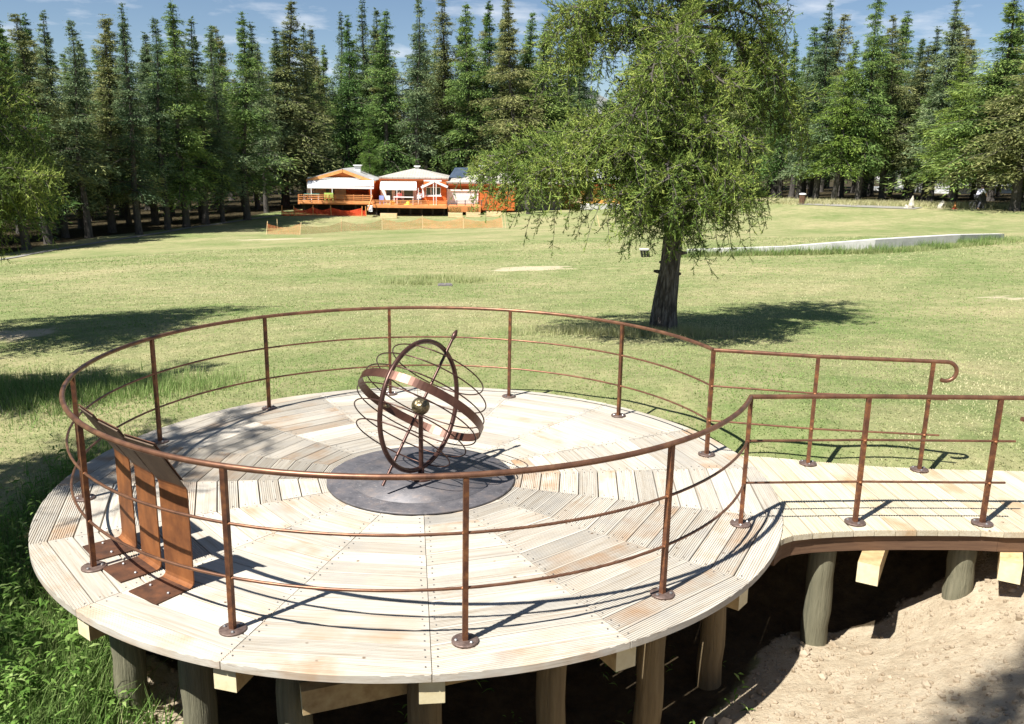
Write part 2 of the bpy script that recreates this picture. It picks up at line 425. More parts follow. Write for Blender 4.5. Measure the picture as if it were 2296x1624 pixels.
sd = g.n('ShaderNodeMath', operation='ADD'); g.l(g.attr('dirt'), sd.inputs[0]); g.l(g.fr(g.noise(v, 4, 6, .65), .2, .8, -.32, .32), sd.inputs[1])
c = g.mix(g.fr(sd.outputs[0], .42, .56), c, dirtc)
b1 = g.bump(n4, .35, .02); b2 = g.bump(g.noise(v, 11, 7, .72), .8, .06, b1)
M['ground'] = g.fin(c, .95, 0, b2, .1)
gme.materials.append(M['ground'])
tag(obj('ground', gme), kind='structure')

# distant pale limestone mountain that shows between the crowns
mv = []; nx, ny = 90, 26
for i in range(nx):
    for j in range(ny):
        X = -1900 + 3900 * i / (nx - 1); Yd = 1500 + 1400 * j / (ny - 1); t = j / (ny - 1)
        ridge = 105 + 55 * math.sin(X * .0021 + .8) + 26 * math.sin(X * .0079) + 14 * math.sin(X * .021 + 2)
        h = ridge * math.sin(min(1, t * 1.25) * math.pi / 2) + 9 * math.sin(X * .03 + j) * t + rng.normal(0, 5) * t
        mv.append((X, Yd, -6 + h))
mf = [(i * ny + j, (i + 1) * ny + j, (i + 1) * ny + j + 1, i * ny + j + 1) for i in range(nx - 1) for j in range(ny - 1)]
b = MB(); b.add(mv, mf, 0, False)
M['mountain'] = m_noise('mountain_rock', [(.35, (.07, .09, .08)), (.5, (.22, .22, .20)), (.62, (.36, .35, .34))], .012, .9, rnd=False, bump=0)
tag(b.build('mountain', M['mountain']), kind='structure')

# ------------------------------------------------------------------ round deck
RD, PH = 2.97, R_(3.7)
NS = 16
TH = .046
HA = math.pi / NS
deck = empty('viewing_deck', (0, 0, -1.2))
tag(deck, 'round viewing platform of pale grooved planks on timber posts', 'deck')
class _P: pass
def wid(a): return min(a * math.tan(HA) - .0022, math.sqrt(max(0, RD * RD - a * a)) if a * math.tan(HA) > math.sqrt(max(0, RD * RD - a * a)) else 9)
def board_mesh(a0, a1, ribbed):
    nr = 10
    prof = [(a0, -.004)]
    if ribbed:
        p = (a1 - a0) / nr
        for k in range(nr):
            b0 = a0 + k * p
            prof += [(b0 + .10 * p, 0), (b0 + .62 * p, 0)]
            if k < nr - 1: prof += [(b0 + .74 * p, -.0055), (b0 + .98 * p, -.0055)]
    else:
        prof += [(a0 + .003, 0)] + [(a0 + (a1 - a0) * k / 5, 0) for k in range(1, 5)] + [(a1 - .003, 0)]
    prof.append((a1, -.004))
    # finer steps where the rim rounds the board off
    if a1 > RD * math.cos(HA):
        ex = []
        for q, r in zip(prof, prof[1:]):
            ex.append(q)
            if r[0] > RD * math.cos(HA):
                for k in range(1, 3): ex.append((q[0] + (r[0] - q[0]) * k / 3, q[1] + (r[1] - q[1]) * k / 3))
        prof = ex + [prof[-1]]
    n = len(prof); b = MB()
    vs = []
    for a, z in prof: w_ = max(.004, wid(a)); vs += [(a, -w_, z), (a, w_, z)]
    for a, z in prof: w_ = max(.004, wid(a)); vs += [(a, -w_, -TH), (a, w_, -TH)]
    fs = []
    for i in range(n - 1):
        fs.append((2 * i, 2 * i + 2, 2 * i + 3, 2 * i + 1))
        fs.append((2 * n + 2 * i, 2 * n + 2 * i + 1, 2 * n + 2 * i + 3, 2 * n + 2 * i + 2))
        fs.append((2 * i, 2 * n + 2 * i, 2 * n + 2 * i + 2, 2 * i + 2))
        fs.append((2 * i + 1, 2 * i + 3, 2 * n + 2 * i + 3, 2 * n + 2 * i + 1))
    fs.append((0, 1, 2 * n + 1, 2 * n)); fs.append((2 * n - 2, 4 * n - 2, 4 * n - 1, 2 * n - 1))
    b.add(vs, fs); return b.mesh('plank', M['plank'])
ca = math.cos(HA)
edges = [.875 * ca + .165 * ca * (k - 1) for k in range(0, 14)] + [RD - .0005]
meshes = [[board_mesh(edges[k] + .0045, (edges[k + 1] - .0045) if k < 13 else edges[k + 1], rb) for rb in (0, 1)] for k in range(14)]
for s in range(NS):
    am = PH + HA + 2 * HA * s; deg = (math.degrees(am) + 180) % 360 - 180
    pr = .93 if -90 < deg < 28 else (.45 if -180 < deg <= -90 else (.92 if deg > 135 else .6))
    for k in range(14):
        o = obj('plank', meshes[k][1 if random.random() < pr else 0], deck, (0, 0, 1.2 + random.uniform(-.0015, .0015)), am)
b = MB(); hexa = [(math.cos(q * math.pi / 3), math.sin(q * math.pi / 3)) for q in range(6)]
for s in range(NS):
    am = PH + HA + 2 * HA * s; ca2, sa2 = math.cos(am), math.sin(am)
    for k in range(1, 14):
        for f in (.28, .72):
            a = edges[k] + (edges[k + 1] - edges[k]) * f
            if a * math.tan(HA) > math.sqrt(max(0, RD * RD - a * a)): continue
            for sg in (-1, 1):
                t = sg * (wid(a) - .035) + random.uniform(-.006, .006); x, y = a * ca2 - t * sa2, a * sa2 + t * ca2
                b.add([(x + .0052 * p, y + .0052 * q, 1.2 + .0035) for p, q in hexa] + [(x + .0052 * p, y + .0052 * q, 1.2 - .004) for p, q in hexa], [(0, 1, 2, 3, 4, 5)] + [(i, 6 + i, 6 + (i + 1) % 6, (i + 1) % 6) for i in range(6)])
o = b.build('screws', M['bolt'], deck); o['kind'] = 'stuff'
# radial joists, their sawn ends peeping out under the rim
for s in range(NS):
    a = PH + 2 * HA * s
    c_, s2 = math.cos(a), math.sin(a)
    if gz1(c_ * 2.7, s2 * 2.7) > -.22: r1 = 2.3
    else: r1 = 2.935
    if -30 < (math.degrees(a) + 180) % 360 - 180 < 20: r1 = 2.7
    b = MB(); b.bar((c_ * .3, s2 * .3, 1.2 - TH - .077), (c_ * r1, s2 * r1, 1.2 - TH - .077), .14, .15)
    me = b.mesh('joist', [M['beam'], M['beam_end']]); me.polygons[1].material_index = 1
    o = obj('joist', me, deck)
# rim beam segments below the joists, carried by the posts
PA = [-135, -119, -104, -87, -70, -52.6, -33]
def pol(r, d, z=0): return (r * math.cos(R_(d)), r * math.sin(R_(d)), z)
for d0, d1 in ((-137, -103), (-105, -69), (-71, -31)):
    b = MB(); b.bar(pol(2.50, d0, 1.2 - .285), pol(2.50, d1, 1.2 - .285), .10, .16)
    me = b.mesh('girder', [M['beam'], M['beam_end']]); me.polygons[0].material_index = 1; me.polygons[1].material_index = 1
    obj('girder', me, deck)
b = MB(); b.bar((-.55, -2.72, 1.2 - .30), (.95, -2.28, 1.2 - .26), .09, .15)
me = b.mesh('brace', [M['beam'], M['beam_end']]); me.polygons[0].material_index = 1; obj('brace', me, deck)
def log_post(parent, x, y, ztop, r, mat, zoff):
    zb = gz1(x, y) - .25; b = MB(); n = 8
    b.tube([(x + .006 * math.sin(k * 1.7), y + .006 * math.cos(k * 2.3), zb + (ztop - zb) * k / n) for k in range(n + 1)], [r * (1.06 - .05 * k / n + .006 * math.sin(k * 2.1)) for k in range(n + 1)], 18)
    o = b.build('post', mat, parent); o.location = (0, 0, zoff); return o
for d in PA: log_post(deck, *pol(2.60, d)[:2], -TH - .142, .098 if d < -80 else .088, M['log'] if d < -100 else M['log_tan'], 1.2)
for d, r in ((-160, 2.45), (10, 1.9), (60, 2.0), (120, 2.0), (170, 2.2), (-20, 1.2), (-140, 1.2), (100, .8)): log_post(deck, *pol(r, d)[:2], -TH - .142, .09, M['log_tan'], 1.2)

# ------------------------------------------------------------------ ramp
near_e = np.array([(2.50, -1.60), (2.60, -1.392), (2.70, -1.30), (2.79, -1.25), (2.95, -1.215), (3.117, -1.195), (3.28, -1.184), (3.44, -1.177), (3.77, -1.18), (4.09, -1.188), (4.25, -1.20), (4.41, -1.225), (4.8, -1.24), (6.4, -1.28)])
far_e = np.array([(2.5, .60), (2.9, .52), (3.19, .456), (3.5, .358), (3.81, .279), (4.11, .202), (4.46, .144), (4.83, .104), (5.6, .05), (6.4, 0)])
ramp = empty('plank_ramp', (4.0, -.4, -1.1))
tag(ramp, 'straight plank footbridge leading from the round deck to the dug earth', 'ramp')
def yn(x): return float(np.interp(x, near_e[:, 0], near_e[:, 1]))
def yf(x): return float(np.interp(x, far_e[:, 0], far_e[:, 1]))
px0 = 2.46; PW = .1625
k = 0
while px0 < 6.3:
    x0, x1 = px0 + .003, px0 + PW - .003
    ribbed = random.random() < .75; nr = 8
    prof = [(x0, -.004)]
    p = (x1 - x0) / nr
    for q in range(nr):
        b0 = x0 + q * p; prof += [(b0 + .1 * p, 0), (b0 + .62 * p, 0)]
        if q < nr - 1: prof += [(b0 + .74 * p, -.005 if ribbed else 0), (b0 + .98 * p, -.005 if ribbed else 0)]
    prof.append((x1, -.004))
    rows = []
    for x, z in prof:
        lo, hi = yn(x), yf(x)
        if x < RD + .004:
            yc = math.sqrt(max(0, (RD + .004) ** 2 - x * x)); rows.append((x, z, lo, hi, yc))
        else: rows.append((x, z, lo, hi, 0))
    for side in (0, 1):
        sel = []
        for x, z, lo, hi, yc in rows:
            if yc > 0:
                if side == 0: a, c2 = lo, min(-yc, hi)
                else: a, c2 = max(yc, lo), hi
                if c2 - a > .012: sel.append((x, z, a, c2))
            elif side == 0: sel.append((x, z, lo, hi))
        if len(sel) < 4: continue
        n = len(sel); b = MB()
        vs = [(x, y, z) for x, z, a, c2 in sel for y in (a, c2)] + [(x, y, -TH) for x, z, a, c2 in sel for y in (a, c2)]
        fs = []
        for i in range(n - 1):
            fs += [(2 * i, 2 * i + 2, 2 * i + 3, 2 * i + 1), (2 * n + 2 * i, 2 * n + 2 * i + 1, 2 * n + 2 * i + 3, 2 * n + 2 * i + 2),
                   (2 * i, 2 * n + 2 * i, 2 * n + 2 * i + 2, 2 * i + 2), (2 * i + 1, 2 * i + 3, 2 * n + 2 * i + 3, 2 * n + 2 * i + 1)]
        fs += [(0, 1, 2 * n + 1, 2 * n), (2 * n - 2, 4 * n - 2, 4 * n - 1, 2 * n - 1)]
        b.add(vs, fs); o = b.build('plank', M['ramp_plank'], ramp); o.location = (-4.0, .4, 1.1 + random.uniform(-.001, .001) - .004)
    px0 += PW
# curved dark rim board under the plank ends, joists and posts
b = MB(); pts = [(x, yn(x) + .05) for x in np.linspace(2.58, 6.3, 40)]
for (xa, ya), (xb, yb) in zip(pts, pts[1:]): b.bar((xa, ya, -TH - .068), (xb, yb, -TH - .068), .05, .125)
o = b.build('rim_board', M['fascia'], ramp); o.location = (-4, .4, 1.1)
for xx in (3.34, 4.42):
    b = MB(); b.bar((xx - .02, -1.37, -.262), (xx + .62, -.35, -.262), .15, .16)
    me = b.mesh('joist', [M['beam'], M['beam_end']]); me.polygons[0].material_index = 1
    o = obj('joist', me, ramp); o.location = (-4, .4, 1.1)
for x, y in ((3.12, -1.03), (4.24, -1.02), (5.4, -1.0), (3.9, .0)):
    zt = -.345 if y < -1.5 else -TH - .14
    log_post(ramp, x, y, zt, .098, M['log'], 0).location = (-4, .4, 1.1)

# ------------------------------------------------------------------ railing
rl = empty('steel_railing', (0, 0, 0))
tag(rl, 'rusty steel handrail with two thin lower rails round the deck and along its ramp', 'railing')
RP = 2.668; HT = 1.0
ANG = [11.2, 41.3, 70.9, 100.4, 130.3, 159.8, 190.3, 219.0, 248.7, 277.9, 307.2, 336.6]
bp = MB(); bp.lathe([(.078, 0), (.078, .011), (.075, .013)], 24)
plate_me = bp.mesh('base_plate', M['plate_steel'])
bb = MB(); bb.lathe([(.011, 0), (.011, .008), (.006, .014)], 6, smooth=False)
bolt_me = bb.mesh('bolt', M['bolt'])
bq = MB(); hw = .0155
bq.box((-hw, -hw, .013), (hw, hw, HT - .010))
post_me = bq.mesh('post', M['rust'])
bw = MB(); bw.lathe([(.001, -.010), (.010, -.006), (.0145, 0), (.010, .006), (.001, .010)], 8)
M['weld'] = m_noise('weld_bead', [(.3, (.22, .085, .035)), (.7, (.42, .19, .085))], 60, .5, .4, .4, .001)
weld_me = bw.mesh('weld_bead', M['weld'])
def rail_post(x, y, rz):
    o = obj('post', post_me, rl, (x, y, 0), rz)
    o.rotation_euler = (random.uniform(-.004, .004), random.uniform(-.004, .004), rz)
    p = obj('base_plate', plate_me, o)
    for zz in (.333, .663):
        for sy in (-1, 1): obj('weld_bead', weld_me, o, (0, sy * hw, zz))
    for q in (.6, 2.7, 4.8): obj('bolt', bolt_me, o, (.053 * math.cos(q), .053 * math.sin(q), .012))
for d in ANG: rail_post(RP * math.cos(R_(d)), RP * math.sin(R_(d)), R_(d))
NEAR = [pol(RP, 336.6)[:2], (3.34, -1.045), (4.322, -1.078)]
FAR = [pol(RP, 11.2)[:2], (3.482, .263), (4.434, .092)]
for q in NEAR[1:]: rail_post(q[0], q[1], 0)
for q in FAR[1:]: rail_post(q[0], q[1], -.25)
def arc(r, z, d0=11.2, d1=336.6, n=110): return [pol(r, d0 + (d1 - d0) * i / (n - 1), z) for i in range(n)]
def hook(p, d, r):
    pts = []
    for k in range(1, 13):
        t = math.pi * 1.15 * k / 12
        pts.append((p[0] + d[0] * r * math.sin(t), p[1] + d[1] * r * math.sin(t), p[2] - r * (1 - math.cos(t))))
    return pts
def ext(a, b_, e):
    v_ = Vector((b_[0] - a[0], b_[1] - a[1])); v_.normalize(); return (b_[0] + v_.x * e, b_[1] + v_.y * e), (v_.x, v_.y)
b = MB(); b.tube(arc(RP, HT), .0180, 12); b.build('handrail', M['rail'], rl)
for line, e in ((NEAR, .22), (FAR, .12)):
    q, dr = ext(line[1], line[2], e)
    pts = [(*line[0], HT), (*line[1], HT), (*line[2], HT), (*q, HT)]
    b = MB(); b.tube(pts + hook((*q, HT), dr, .085), .0180, 12); b.build('handrail', M['rail'], rl)
for z in (.663, .333):
    b = MB(); b.tube(arc(RP, z), .0095, 8); b.build('lower_rail', M['rail'], rl)
    for line in (NEAR, FAR):
        q, dr = ext(line[1], line[2], .16 if z > .5 else .13)
        b = MB(); b.tube([(*line[0], z), (*line[1], z), (*line[2], z), (*q, z)], .0095, 8); b.build('lower_rail', M['rail'], rl)

# ------------------------------------------------------------------ armillary sundial
SC = Vector((0, -.12, .655))
sd_ = empty('armillary_sundial', (0, -.07, 0))
tag(sd_, 'brown metal armillary sphere sundial standing on a round dark base disc', 'sundial')
OFF = Vector((0, .07, 0))
AZ, EL = R_(53), R_(49)
ax = Vector((math.cos(EL) * math.cos(AZ), math.cos(EL) * math.sin(AZ), math.sin(EL)))
ex_ = Vector((math.sin(AZ), -math.cos(AZ), 0)); ey_ = ex_.cross(ax)
def part(b, name, mat): o = b.build(name, mat, sd_); o.location = OFF; return o
b = MB(); b.lathe([(.79, .001), (.79, .018), (.785, .021)], 96, c=(0, -.07, 0)); part(b, 'base_disc', M['slate'])
b = MB(); b.lathe([(.60, 0), (.60, .0015)], 96, c=(0, -.07, .0215)); part(b, 'inner_disc', M['slate'])
hh = Vector((math.cos(R_(57)), math.sin(R_(57)), 0))
RR = .54
b = MB(); b.tube([SC + hh * RR * math.cos(t) + Vector((0, 0, 1)) * RR * math.sin(t) for t in np.linspace(0, 2 * math.pi, 97)[:-1]], .0205, 12, closed=True); part(b, 'meridian_ring', M['sundial'])
b = MB(); L0, L1 = -.73, .66
b.tube([SC + ax * L0, SC + ax * L1], .0125, 10)
tip = []
for k in range(9):
    t = k / 8; tip.append((SC + ax * (L1 - .01 + .10 * t), .0125 + .010 * math.sin(math.pi * min(1, t * 1.15)) if t < .98 else .004))
b.tube([q[0] for q in tip], [q[1] for q in tip], 10); part(b, 'axis_rod', M['sundial'])
# wide flat equator band
b = MB(); n = 96; vs = []
for k in range(n):
    t = 2 * math.pi * k / n; d = ex_ * math.cos(t) + ey_ * math.sin(t)
    for rr, hgt in ((.5455, -.036), (.5515, -.036), (.5515, .036), (.5455, .036)): vs.append(SC + d * rr + ax * hgt)
fs = []
for k in range(n):
    k2 = (k + 1) % n
    for j in range(4): fs.append((4 * k + j, 4 * k2 + j, 4 * k2 + (j + 1) % 4, 4 * k + (j + 1) % 4))
b.add(vs, fs, 0, False); part(b, 'equator_band', M['band'])
for la in (-40, -23, -9, 9, 23, 40):
    rr = RR * math.cos(R_(la)); b = MB()
    b.tube([SC + ax * RR * math.sin(R_(la)) + (ex_ * math.cos(t) + ey_ * math.sin(t)) * rr for t in np.linspace(0, 2 * math.pi, 81)[:-1]], .0060, 6, closed=True)
    part(b, 'thin_hoop', M['sundial'])
b = MB(); b.lathe([(.076 * math.sin(math.pi * k / 16) + .0005, -.076 * math.cos(math.pi * k / 16)) for k in range(17)], 28, c=SC); part(b, 'globe', M['bronze'])
b = MB(); b.tube([(SC.x, SC.y, .02), (SC.x, SC.y, SC.z - .065)], .0195, 14); part(b, 'pillar', M['sundial'])
b = MB(); b.lathe([(.10, .02), (.10, .034), (.03, .045), (.024, .115)], 24, c=(SC.x, SC.y, 0)); part(b, 'foot', M['sundial'])
t = R_(200); d = (ex_ * math.cos(t) + ey_ * math.sin(t))
b = MB(); b.lathe([(.0005, -.02), (.02, -.012), (.027, 0), (.02, .012), (.0005, .02)], 14, c=SC + d * .53); part(b, 'brass_marker', M['bronze'])
M['black'] = m_noise('black_enamel', [(.3, (.012, .012, .012)), (.7, (.03, .03, .03))], 20, .5, 0, 0)
for t0 in (-30, -36):
    b = MB(); vs = []
    for k in range(3):
        t = R_(t0 + 2.6 * k / 2); d = ex_ * math.cos(t) + ey_ * math.sin(t)
        for hgt in (-.0355, .0355):
            for rr in (.5448, .5522): vs.append(SC + d * rr + ax * hgt)
    fs = []
    for k in range(2):
        a0, a1 = 4 * k, 4 * k + 4
        fs += [(a0, a1, a1 + 2, a0 + 2), (a0 + 1, a0 + 3, a1 + 3, a1 + 1), (a0, a0 + 1, a1 + 1, a1), (a0 + 2, a1 + 2, a1 + 3, a0 + 3)]
    b.add(vs, fs); part(b, 'black_stripe', M['black'])

# ------------------------------------------------------------------ three bent-steel lecterns
LE = [((-1.57, -1.80), (-1.33, -1.98), 'rusty bent-steel lectern, last of three, farthest from the shaded deck edge'),
      ((-1.83, -1.50), (-1.61, -1.73), 'rusty bent-steel lectern in the middle of its row of three'),
      ((-2.08, -1.18), (-1.87, -1.44), 'rusty bent-steel lectern in the tree shade at the far end of the three')]
for p, q, lab in LE:
    p = Vector((*p, 0)); q = Vector((*q, 0)); u_ = (q - p).normalized(); W2 = .142; c0 = (p + q) / 2
    o_ = Vector((u_.y, -u_.x, 0))          # outward, towards the railing
    if o_.dot(c0) < 0: o_ = -o_
    t = empty('steel_lectern', c0); tag(t, lab, 'lectern', 'lecterns on the deck')
    def sheet(name, path, mat, W=W2, th=.008):
        b = MB(); n = len(path); vs = []
        for i, (o, z) in enumerate(path):
            a = path[max(0, i - 1)]; c_ = path[min(n - 1, i + 1)]
            dv = Vector((c_[0] - a[0], c_[1] - a[1])); dv.normalize(); nrm = Vector((-dv.y, dv.x)) * th * .5
            for sgn in (1, -1):
                for side in (-W, W):
                    pt = u_ * side + o_ * (o + sgn * nrm.x) + Vector((0, 0, z + sgn * nrm.y)); vs.append(pt)
        fs = []
        for i in range(n - 1):
            a0, a1 = 4 * i, 4 * i + 4
            fs += [(a0, a0 + 1, a1 + 1, a1), (a0 + 2, a1 + 2, a1 + 3, a0 + 3), (a0, a1, a1 + 2, a0 + 2), (a0 + 1, a0 + 3, a1 + 3, a1 + 1)]
        fs += [(0, 2, 3, 1), (4 * n - 4, 4 * n - 3, 4 * n - 1, 4 * n - 2)]
        b.add(vs, fs); return b.build(name, mat, t)
    sheet('base_plate', [(.27, .0065), (.035, .0065)], M['corten_base'])
    crv = [(.034, .0065), (.018, .012), (.006, .024), (0, .045)]
    up_ = [(0, .2), (0, .4), (0, .64), (.004, .664), (.016, .684)]
    sheet('upright', crv + up_, M['corten'])
    s1 = (.016, .684); s2 = (.205, 1.0)
    dv = Vector((s2[0] - s1[0], s2[1] - s1[1])); dv.normalize()
    sheet('sloping_board', [s1, (s1[0] + dv.x * .16, s1[1] + dv.y * .16), s2], M['corten_grey'])
    nn = Vector((-dv.y, dv.x)) * .012
    sheet('text_panel', [(s1[0] + dv.x * .05 + nn.x, s1[1] + dv.y * .05 + nn.y), (s2[0] + dv.x * .012 + nn.x, s2[1] + dv.y * .012 + nn.y)], M['corten_base'], W2 + .008, .006)
    for a_ in (-.09, .09):
        o = obj('bolt', bolt_me, t); o.location = u_ * a_ + o_ * .15 + Vector((0, 0, .010))

# ------------------------------------------------------------------ foliage
def m_needle(name, dark, mid, lite, trans=.25, vary=True):
    g = G(name); v = g.coord(True)
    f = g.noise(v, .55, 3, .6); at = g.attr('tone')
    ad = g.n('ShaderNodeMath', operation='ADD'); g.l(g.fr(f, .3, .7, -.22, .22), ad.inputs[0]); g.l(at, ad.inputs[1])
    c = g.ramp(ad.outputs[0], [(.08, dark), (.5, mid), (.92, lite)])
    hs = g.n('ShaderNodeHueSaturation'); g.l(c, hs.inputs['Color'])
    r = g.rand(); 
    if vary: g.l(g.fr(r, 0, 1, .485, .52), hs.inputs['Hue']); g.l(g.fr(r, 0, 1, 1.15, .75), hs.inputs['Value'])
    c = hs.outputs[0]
    g.fin(c, .75, 0, None, .2)
    tr = g.n('ShaderNodeBsdfTranslucent'); g.l(c, tr.inputs['Color'])
    mx = g.n('ShaderNodeMixShader'); mx.inputs[0].default_value = trans
    g.l(g.p.outputs[0], mx.inputs[1]); g.l(tr.outputs[0], mx.inputs[2]); g.l(mx.outputs[0], g.out.inputs[0])
    return g.m
M['nd_blue'] = m_needle('needles_bluish', (0.045, 0.081, 0.041), (0.112, 0.175, 0.081), (0.234, 0.294, 0.139))
M['nd_green'] = m_needle('needles_green', (0.041, 0.085, 0.024), (0.113, 0.199, 0.050), (0.253, 0.344, 0.091))
M['nd_olive'] = m_needle('needles_olive', (0.069, 0.085, 0.032), (0.172, 0.199, 0.069), (0.325, 0.325, 0.126))
M['nd_bright'] = m_needle('needles_bright', (0.054, 0.102, 0.016), (0.129, 0.217, 0.036), (0.251, 0.338, 0.067))
M['nd_main'] = m_needle('needles_larch', (.036, .068, .016), (.150, .228, .046), (.37, .43, .10), .15, False)
M['bark'] = m_noise('larch_bark', [(.30, (.022, .018, .016)), (.46, (.075, .064, .057)), (.60, (.19, .17, .155)), (.78, (.36, .335, .315))], 4.2, .95, 0, 1.0, .03, stretch=(5, 5, .9), detail=8)
M['bark_far'] = m_noise('far_bark', [(.3, (.035, .030, .026)), (.6, (.085, .075, .065)), (.85, (.15, .135, .12))], 3, .95, 0, .4, .03, stretch=(3, 3, .5))
M['twig'] = m_noise('twig_bark', [(.3, (.05, .042, .034)), (.7, (.12, .105, .088))], 8, .9, 0, 0)

def norm(a): return a / np.maximum(np.linalg.norm(a, axis=-1, keepdims=True), 1e-9)
def blades(P, D, L, W, r):
    """thin quads starting at P along D"""
    n = len(P); rnd = r.normal(size=(n, 3)); s = norm(np.cross(D, rnd)); L = L[:, None]; W = W[:, None]
    a = P - s * W * .5; b = P + s * W * .5; m = P + D * L * .6
    return np.stack([a, b, m + s * W * .45, P + D * L + r.normal(size=(n, 3)) * .02, ][:4], 1)

def far_larch(seed, H, Rm, c0, mat, nb=120, ns=85, dead=.1, bump=0.0, pw=1.1):
    """trunk and crown of one conifer, foot at the origin"""
    r = np.random.default_rng(seed)
    b = MB(); n = 14; r0 = .009 * H + .04
    lean = r.normal(0, .012, 2)
    def ctr(h): return np.array([lean[0] * h + .12 * math.sin(h * .35 + seed), lean[1] * h + .1 * math.cos(h * .3 + seed), h])
    hs = [-.4, 0, .4] + [H * .98 * (k / n) for k in range(1, n + 1)]
    b.tube([ctr(h) for h in hs], [r0 * 1.45, r0 * 1.2, r0 * 1.02] + [r0 * (1 - .96 * k / n) for k in range(1, n + 1)], 9)
    tm = b.mesh('trunk', M['bark_far'])
    tb = MB(); PS = []; DS = []; LS = []; WS = []; TS = []
    hb = np.sort(c0 * H + (H - c0 * H) * (r.random(nb) ** .9))
    az = r.random(nb) * 2 * np.pi
    for i in range(nb):
        t = (hb[i] - c0 * H) / (H - c0 * H)                     # 0 at crown foot, 1 at tip
        prof = (1 - t) ** pw * (.66 + .34 * min(1, t * 5 + .25)) * 1.12 + .012
        prof *= 1 + .22 * math.sin(az[i] * 2 + hb[i] * .9 + seed) + .16 * math.sin(hb[i] * 2.3 + seed * 2)
        L = Rm * prof * (r.uniform(.55, 1.2) if r.random() < .9 else r.uniform(1.2, 1.5))
        if r.random() < bump: L *= 1.25
        d = np.array([math.cos(az[i]), math.sin(az[i]), 0]); lat = np.array([-d[1], d[0], 0])
        rise = r.uniform(-.02, .28) + .35 * t; droop = r.uniform(.35, .75) * (1 - .5 * t)
        p0 = ctr(hb[i])
        f = lambda q: p0 + d * (L * q) + np.array([0, 0, 1]) * (L * (rise * q - droop * q * q))
        tb.tube([f(0), f(.5), f(.95)], [.035 * (1 - t) + .018, .02 * (1 - t) + .012, .006], 4, 0, False, caps=False)
        if r.random() < dead * (1 - t): continue
        m = max(14, int(ns * 1.9 * (.28 + .72 * L / Rm)))
        q = .04 + .98 * r.random(m) ** .8; q = np.clip(q, 0, 1.03)
        base = p0[None] + d[None] * (L * q)[:, None]; base[:, 2] += L * (rise * q - droop * q * q)
        wdt = (.10 + .30 * np.sin(np.clip(q, 0, 1) * np.pi * .85)) * (.6 + .5 * L)
        sg = r.normal(size=m)
        base += lat[None] * (sg * wdt * .62)[:, None]
        hang = np.abs(r.normal(size=m)) * (.05 + .26 * L); base[:, 2] -= hang * .8 - .03
        dd = d[None] * r.uniform(.1, .8, m)[:, None] + lat[None] * (np.sign(sg) * r.uniform(0, .7, m))[:, None]
        dd[:, 2] += r.uniform(-1.15, .25, m)
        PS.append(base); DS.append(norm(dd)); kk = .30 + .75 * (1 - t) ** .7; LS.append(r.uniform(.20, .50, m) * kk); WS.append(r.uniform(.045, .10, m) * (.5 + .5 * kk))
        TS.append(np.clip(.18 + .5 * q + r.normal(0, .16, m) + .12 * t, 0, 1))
    # sprays hugging the trunk
    m = 2600; tq = r.random(m) ** .9; hq = c0 * H * 1.05 + (H * .97 - c0 * H) * tq; aq = r.random(m) * 2 * np.pi; rq = Rm * (1 - tq) ** 1.2 * r.random(m) * .5 + .03
    base = np.stack([rq * np.cos(aq) + lean[0] * hq, rq * np.sin(aq) + lean[1] * hq, hq], 1); dd = np.stack([np.cos(aq), np.sin(aq), r.uniform(-1.3, .2, m)], 1) + r.normal(0, .3, (m, 3))
    PS.append(base); DS.append(norm(dd)); LS.append(r.uniform(.22, .5, m) * (.3 + .7 * (1 - tq))); WS.append(r.uniform(.05, .11, m) * (.5 + .5 * (1 - tq))); TS.append(np.clip(r.normal(.32, .16, m), 0, 1))
    # leader
    m = 60; q = r.random(m); base = np.stack([ctr(H * (.9 + .1 * a)) for a in q]); dd = r.normal(size=(m, 3)); dd[:, 2] = np.abs(dd[:, 2]) * .6
    PS.append(base); DS.append(norm(dd)); LS.append(r.uniform(.10, .22, m)); WS.append(r.uniform(.03, .05, m)); TS.append(r.uniform(.3, .9, m))
    P = np.concatenate(PS); D = np.concatenate(DS); Ls = np.concatenate(LS); Ws = np.concatenate(WS); T = np.concatenate(TS)
    nq = len(P); s = norm(np.cross(D, r.normal(size=(nq, 3)))); W_ = Ws[:, None]; L_ = Ls[:, None]
    curl = np.array([0, 0, 1.0])[None] * (L_ * .10)
    V = np.stack([P - s * W_ * .35, P + D * L_ * .45 - s * W_ * .5, P + D * L_ + curl, P + D * L_ * .5 + s * W_ * .5], 1)
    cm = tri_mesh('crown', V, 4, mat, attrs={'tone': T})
    bm_ = tb.mesh('limbs', M['twig'])
    return tm, cm, bm_

